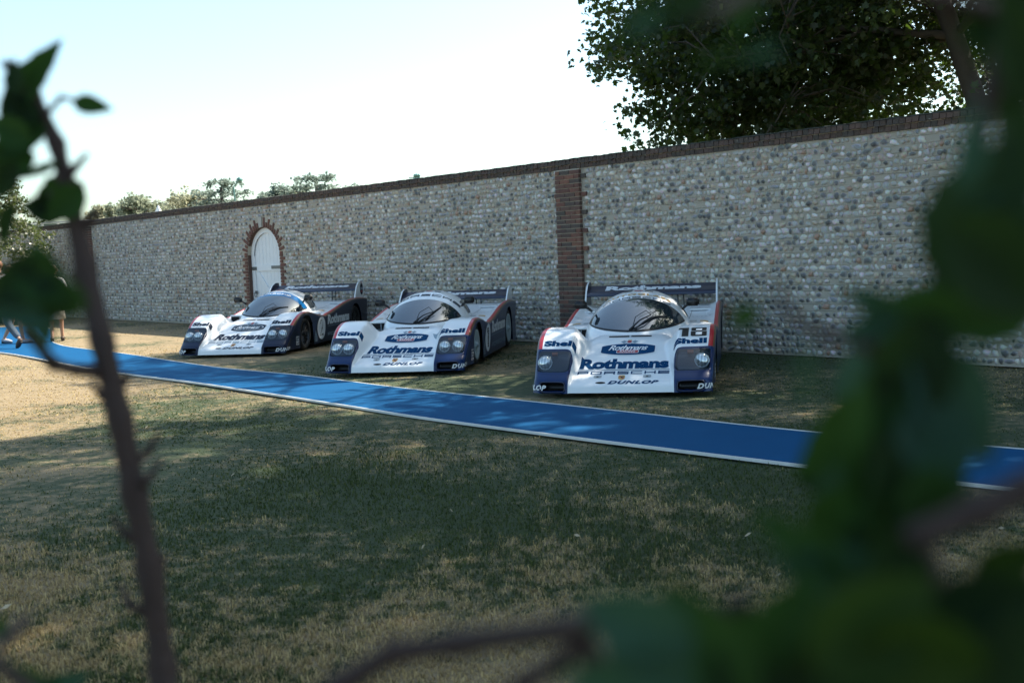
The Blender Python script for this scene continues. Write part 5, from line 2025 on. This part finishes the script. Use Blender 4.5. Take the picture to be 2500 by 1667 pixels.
def leaf_me(i, seed):
    """pointed ovate leaf, length and width 1, folded at the midrib, toothed edge"""
    r = random.Random(seed)
    n = 10
    V, F = [], []
    for k in range(n + 1):
        f = k / n
        hw_ = 0.5 * (math.sin(math.pi * f ** .8) ** .85) * (1 - .25 * f) if 0 < k < n else 0.0
        hw_ *= 1 + (.06 if k % 2 else -.04)
        z = -.10 * f * f
        for s_ in (-1, -.5, 0, .5, 1):
            V.append((f - .5, s_ * hw_, z + .16 * abs(s_) * hw_ * 2 + r.uniform(-.01, .01)))
    for k in range(n):
        for q in range(4):
            a = k * 5 + q
            F.append((a, a + 1, a + 6, a + 5))
    return make_mesh('leaf', V, F, M_SLEAF[i], smooth=True)


LEAF_ME = [[leaf_me(i, 10 * i + k) for k in range(3)] for i in range(4)]


def put_leaf(root, x, y, z, L, W, ang, tone, k):
    """leaf whose blade mostly faces back along -Y, tip turned by ang in the XZ plane"""
    r = random.Random(k * 7 + 3)
    a = R(ang)
    tip = Vector((math.cos(a), r.uniform(-.25, .25), math.sin(a))).normalized()
    nrm = Vector((r.uniform(-.3, .3), -1, r.uniform(-.2, .3)))
    side_ = nrm.cross(tip).normalized(); nrm = tip.cross(side_)
    M = Matrix((tip, side_, nrm)).transposed().to_4x4()
    o = obj('leaf', LEAF_ME[tone][k % 3], root)
    o.matrix_local = Matrix.Translation(Vector((x, y, z)) - root.location) @ M @ Matrix.Diagonal((L, W, L * .8, 1))
    return o


def stem(root, name, P, extra=None):
    pts = [Vector(p[:3]) - root.location for p in P]
    m = MB()
    # bark knots: radius wobbles, with a swelling at each node
    Q, Rr = [], []
    for i in range(len(pts) - 1):
        for q in range(4):
            f = q / 4
            Q.append(pts[i].lerp(pts[i + 1], f)); Rr.append((P[i][3] * (1 - f) + P[i + 1][3] * f) * (1.22 if q == 0 else 0.96 + .05 * math.sin(7 * i + q)))
    Q.append(pts[-1]); Rr.append(P[-1][3])
    m.tube(Q, Rr, 12)
    return m.obj(name, M_STEM, root, smooth=True)

LEFT= [(-0.4064, 0.9652, 1.801, 0.0762, 0.0305, 50, 1), (-0.3588, 0.963, 1.7713, 0.0351, 0.0198, -12, 1), (-0.4229, 0.9629, 1.7693, 0.0457, 0.0324, 125, 0), (-0.4201, 0.9611, 1.7452, 0.0572, 0.0286, 25, 1), (-0.4344, 0.9593, 1.7215, 0.0495, 0.0343, 205, 1), (-0.4027, 0.9773, 1.6934, 0.0584, 0.0409, 200, 1), (-0.4086, 0.959, 1.7166, 0.0419, 0.0099, 200, 1), (-0.4372, 0.9555, 1.6691, 0.0457, 0.0229, 240, 0), (-0.2709, 0.6011, 1.6232, 0.0517, 0.0313, 200, 0), (-0.2529, 0.601, 1.6213, 0.0445, 0.0289, -25, 1), (-0.2679, 0.6, 1.6075, 0.0481, 0.0241, 185, 3), (-0.2473, 0.6002, 1.6103, 0.0289, 0.0205, -15, 2), (-0.266, 0.6193, 1.5972, 0.0261, 0.0199, -90, 3), (-0.3219, 0.6827, 1.3701, 0.0477, 0.0197, 160, 1), (-0.2998, 0.6821, 1.3623, 0.0421, 0.0197, 20, 3), (-0.3842, 0.7829, 1.3689, 0.0193, 0.0128, 90, 1), (-0.4166, 0.9448, 1.7963, 0.0354, 0.0224, 100, 0), (-0.3822, 0.9466, 1.6855, 0.0452, 0.0339, 215, 1), (-0.4139, 0.9766, 1.6841, 0.0467, 0.0311, 170, 0), (-0.4194, 0.9313, 1.7487, 0.0443, 0.0295, 150, 1), (-0.4449, 0.9806, 1.7378, 0.0506, 0.0292, 190, 0), (-0.4221, 0.9721, 1.759, 0.0424, 0.027, 70, 1), (-0.4303, 0.9381, 1.7056, 0.041, 0.0298, 230, 0), (-0.4305, 0.963, 1.7715, 0.0381, 0.0229, 100, 0), (-0.2624, 0.6013, 1.6253, 0.0433, 0.0289, 150, 1), (-0.2866, 0.6203, 1.6109, 0.0423, 0.0274, 200, 0), (-0.267, 0.622, 1.6349, 0.0298, 0.0199, 120, 1)]
RIGHT= [(0.1827, 0.4218, 1.639, 0.0708, 0.0455, 60, 0), (0.1803, 0.4, 1.6159, 0.0578, 0.0385, -40, 0), (0.2367, 0.5043, 1.67, 0.0521, 0.0341, 100, 0), (0.2096, 0.4576, 1.7166, 0.0469, 0.0271, -160, 0), (0.1727, 0.4189, 1.5999, 0.0573, 0.0253, 170, 1), (0.1579, 0.4488, 1.597, 0.0505, 0.0199, 205, 3), (0.1514, 0.4169, 1.573, 0.059, 0.0354, 250, 0), (0.1704, 0.4163, 1.5638, 0.0556, 0.0337, -60, 3), (0.1388, 0.4155, 1.5533, 0.059, 0.0371, 260, 1), (0.1584, 0.4144, 1.5391, 0.0573, 0.0354, -80, 3), (0.1362, 0.4139, 1.5316, 0.0438, 0.032, 230, 1), (0.1017, 0.3928, 1.5182, 0.0433, 0.0176, 142, 1), (0.1156, 0.3918, 1.5048, 0.0497, 0.0305, 160, 3), (0.036, 0.3419, 1.5076, 0.0435, 0.0281, 150, 3), (0.0325, 0.3407, 1.491, 0.0463, 0.0281, 180, 3), (0.0599, 0.3512, 1.4975, 0.0505, 0.0318, 120, 1), (0.0869, 0.3611, 1.4957, 0.0519, 0.0326, 60, 1), (0.1132, 0.3418, 1.506, 0.0533, 0.0365, 30, 2), (0.131, 0.3409, 1.494, 0.0519, 0.0351, -20, 2), (0.1627, 0.3713, 1.4983, 0.0488, 0.0335, 10, 0), (0.0999, 0.3503, 1.4858, 0.0505, 0.0332, 200, 0), (0.1591, 0.3503, 1.4849, 0.0448, 0.0361, 80, 0), (0.1083, 0.4989, 1.5966, 0.017, 0.0124, 30, 1), (0.0888, 0.3277, 1.5871, 0.0238, 0.0053, 268, 3), (0.18, 0.3921, 1.5086, 0.0305, 0.0193, 30, 2), (0.0895, 0.4073, 1.7148, 0.0209, 0.0152, 250, 1), (0.0618, 0.3667, 1.7078, 0.0217, 0.0144, 200, 0), (0.0498, 0.3867, 1.7074, 0.0168, 0.0091, 210, 3), (0.0953, 0.4061, 1.6986, 0.0176, 0.0064, 200, 3), (0.0735, 0.3655, 1.6915, 0.0217, 0.0072, 20, 0), (0.1538, 0.3632, 1.6595, 0.0347, 0.0116, 72, 3), (0.0709, 0.3502, 1.484, 0.0433, 0.0289, 100, 0), (0.1349, 0.3824, 1.5133, 0.0407, 0.0266, 80, 0), (0.2122, 0.4557, 1.6912, 0.0325, 0.0217, 60, 0), (0.1506, 0.4593, 1.6032, 0.0277, 0.0129, 160, 3)]
Lstem = [(-0.307, 0.903, 1.224, 0.0131), (-0.317, 0.926, 1.276, 0.0126), (-0.325, 0.933, 1.368, 0.0118), (-0.336, 0.938, 1.433, 0.0114), (-0.346, 0.943, 1.498, 0.0111), (-0.359, 0.948, 1.567, 0.0103), (-0.375, 0.963, 1.632, 0.0096), (-0.385, 0.967, 1.686, 0.0089), (-0.396, 0.971, 1.741, 0.0077), (-0.415, 0.974, 1.786, 0.0065), (-0.439, 0.976, 1.814, 0.0046)]
Ltwig = [(-0.362, 0.946, 1.54, 0.0069), (-0.374, 0.926, 1.543, 0.0048), (-0.38, 0.897, 1.551, 0.0054), (-0.358, 0.799, 1.584, 0.0032), (-0.272, 0.62, 1.605, 0.0025)]
Ltwig2 = [(-0.4, 0.963, 1.765, 0.0027), (-0.386, 0.964, 1.78, 0.0023), (-0.373, 0.963, 1.776, 0.0017)]
Lcorner = [(-0.297, 0.586, 1.419, 0.0036), (-0.274, 0.585, 1.4, 0.0041)]
Rbr1 = [(0.187, 0.375, 1.544, 0.0069), (0.161, 0.374, 1.533, 0.0061), (0.136, 0.373, 1.524, 0.005)]
Rbr2 = [(0.035, 0.391, 1.497, 0.0056), (0.025, 0.44, 1.474, 0.0056), (-0.031, 0.488, 1.451, 0.0058), (-0.061, 0.488, 1.448, 0.0056), (-0.086, 0.487, 1.434, 0.006), (-0.103, 0.486, 1.417, 0.0066)]
Rbr3 = [(0.024, 0.439, 1.466, 0.0045), (-0.002, 0.438, 1.451, 0.0043), (-0.017, 0.437, 1.437, 0.0045)]
Rtwig = [(0.12, 0.5, 1.611, 0.0016), (0.131, 0.499, 1.593, 0.002), (0.146, 0.498, 1.585, 0.003), (0.153, 0.458, 1.583, 0.0028)]
Rmain = [(0.18, 0.427, 1.434, 0.0079), (0.163, 0.431, 1.493, 0.0071), (0.157, 0.444, 1.538, 0.0063), (0.172, 0.458, 1.582, 0.0052), (0.188, 0.461, 1.626, 0.0046), (0.195, 0.454, 1.667, 0.0042), (0.21, 0.457, 1.715, 0.004)]
Rtop = [(0.21, 0.458, 1.72, 0.0036), (0.136, 0.429, 1.732, 0.003), (0.089, 0.408, 1.72, 0.0024), (0.064, 0.366, 1.703, 0.0025)]
Rtwig2 = [(0.083, 0.391, 1.499, 0.0026), (0.072, 0.391, 1.495, 0.0024)]
FILL= [(0.1642, 0.4769, 1.581, 0.0407, 0.0242, 144.57276521462694, 1), (0.1686, 0.439, 1.5403, 0.0473, 0.0258, 62.15923054273281, 0), (0.1376, 0.3995, 1.5382, 0.0455, 0.0233, 97.82919160751119, 0), (0.1884, 0.5406, 1.5317, 0.0679, 0.0437, 31.21857094857186, 1), (0.1619, 0.4315, 1.559, 0.0448, 0.0224, 336.4518110039669, 1), (0.1758, 0.5373, 1.5599, 0.0507, 0.041, 70.24506232902834, 3), (0.1586, 0.4286, 1.5644, 0.0403, 0.0335, 15.565848866009455, 0), (0.1782, 0.4964, 1.5115, 0.0567, 0.037, 52.22259341940577, 0), (0.1716, 0.5198, 1.5132, 0.0532, 0.0289, 156.93276039435983, 1), (0.1723, 0.4619, 1.5754, 0.0573, 0.0342, 99.89236440851094, 0), (0.1323, 0.4367, 1.5197, 0.0344, 0.0271, 29.739721734330043, 1), (0.1498, 0.3963, 1.528, 0.0372, 0.0334, 279.0861966810535, 1), (0.1945, 0.4942, 1.5058, 0.0404, 0.0354, 321.87012284913067, 1), (0.1642, 0.5374, 1.5163, 0.0516, 0.0264, 16.12698945196509, 0), (0.1802, 0.5413, 1.4979, 0.0595, 0.0352, 74.60522109734194, 0), (0.1531, 0.505, 1.5351, 0.056, 0.0425, 218.34629516840914, 1), (0.1954, 0.4278, 1.6336, 0.0525, 0.025, 358.8860716473731, 3), (0.2198, 0.4645, 1.6255, 0.046, 0.0229, 151.639546153402, 0), (0.2113, 0.46, 1.6284, 0.0398, 0.0227, 91.21945624992311, 3), (0.1464, 0.5128, 1.4414, 0.0442, 0.0263, 334.0919431539328, 0), (0.2431, 0.5177, 1.4281, 0.06, 0.0407, 268.1014628304628, 2), (0.1714, 0.5232, 1.4278, 0.0581, 0.0441, 59.56400693336313, 1), (0.1831, 0.4688, 1.433, 0.0588, 0.0324, 235.70358789341907, 1), (0.14, 0.443, 1.4604, 0.0565, 0.0265, 226.02996200775112, 0), (0.0919, 0.3736, 1.4721, 0.0502, 0.0277, 21.773920306777697, 0), (0.1745, 0.4383, 1.4581, 0.0445, 0.028, 287.2847664444021, 0), (0.2334, 0.5144, 1.4466, 0.0436, 0.0407, 281.86910314254806, 0), (0.1415, 0.3872, 1.4651, 0.0454, 0.0239, 321.03000970523, 2), (0.1651, 0.3654, 1.4866, 0.0432, 0.0196, 201.8902584262128, 1), (0.159, 0.4188, 1.4776, 0.0512, 0.0287, 3.798456690444323, 1), (0.0926, 0.4253, 1.4682, 0.0426, 0.0334, 112.02097460558281, 0), (0.0832, 0.4043, 1.4566, 0.0335, 0.0338, 287.4072894358891, 1), (0.0785, 0.4676, 1.4427, 0.0575, 0.0243, 317.27697803570106, 0), (0.0774, 0.4149, 1.4504, 0.0354, 0.0292, 133.77705987351663, 0), (0.0485, 0.4186, 1.4708, 0.0409, 0.0291, 325.4660412800049, 3), (0.0417, 0.3668, 1.4789, 0.0311, 0.0288, 216.35870705790668, 3), (0.149, 0.4764, 1.4984, 0.0467, 0.0367, 354.8897128628321, 3), (0.1489, 0.4828, 1.5037, 0.0524, 0.0397, 281.68312823852096, 3), (0.1529, 0.4688, 1.4784, 0.053, 0.0307, 50.64032413520393, 3), (0.1336, 0.4052, 1.5052, 0.0334, 0.022, 291.2480135557225, 0), (0.1335, 0.4109, 1.4949, 0.0507, 0.0304, 317.96569461858417, 0), (0.2062, 0.441, 1.7042, 0.0491, 0.026, 108.20885150121404, 0), (0.2327, 0.4884, 1.7206, 0.039, 0.0293, 292.6424573600268, 0), (0.2135, 0.4672, 1.7158, 0.0498, 0.0377, 273.69068453650493, 0), (0.2285, 0.4992, 1.7239, 0.0435, 0.0376, 237.6949926393585, 0)]
SAP = empty('sapling', (-0.22, 0.95, 0), 0, 'slim sapling with bare crooked stem and few toothed leaves, close on the left', 'sapling')
low = [(-0.22, 0.95, -0.05, .022), (-0.235, 0.94, .35, .018), (-0.26, 0.93, .75, .0155), (-0.30, 0.93, 1.05, .0145)]
stem(SAP, 'stem', low + [(a, b, c, r * 0.92) for a, b, c, r in Lstem])
stem(SAP, 'branch', Ltwig)
stem(SAP, 'branch', Ltwig2)
stem(SAP, 'branch', [(-0.26, 0.93, .75, .008), (-0.28, .75, 1.05, .007), (-0.32, .62, 1.2, .006)] + Lcorner[::-1] + [(-.30, .64, 1.42, .004)])
# bare stubs and buds along the stem
rk = random.Random(21)
for (a, b) in zip(Lstem[:-1], Lstem[1:]):
    for q in range(2):
        f = rk.uniform(0, 1)
        p = [a[i] * (1 - f) + b[i] * f for i in range(3)]
        sg_ = rk.choice((-1, 1)); L_ = rk.uniform(.012, .035)
        stem(SAP, 'twig', [(p[0], p[1], p[2], .0045), (p[0] + sg_ * L_ * .6, p[1] + rk.uniform(-.01, .01), p[2] + L_ * .5, .0035), (p[0] + sg_ * L_, p[1], p[2] + L_ * 1.1, .0022)])
for k, q in enumerate(LEFT):
    put_leaf(SAP, *q, k)
BUSH = empty('shrub', (0.30, 0.55, 0), 0, 'dense leafy shrub with thick branches, very close on the right', 'shrub')
stem(BUSH, 'stem', [(0.30, 0.55, -0.05, .020), (0.27, .52, .5, .017), (0.22, .47, 1.0, .013)] + Rmain)
stem(BUSH, 'branch', [(0.30, 0.55, 0.0, .014), (0.36, .45, .7, .012), (0.33, .41, 1.2, .0085)] + Rbr1)
stem(BUSH, 'branch', [(0.27, .52, .5, .012), (.18, .45, 1.0, .011), (.14, .42, 1.3, .009)] + Rbr2)
stem(BUSH, 'branch', [(.14, .42, 1.3, .007)] + Rbr3)
stem(BUSH, 'branch', Rtwig[::-1] + [])
stem(BUSH, 'branch', Rtop)
stem(BUSH, 'branch', Rtwig2)
for k, q in enumerate(RIGHT):
    put_leaf(BUSH, *q, k + 40)
for k, q in enumerate(FILL):
    put_leaf(BUSH, *q, k + 200)
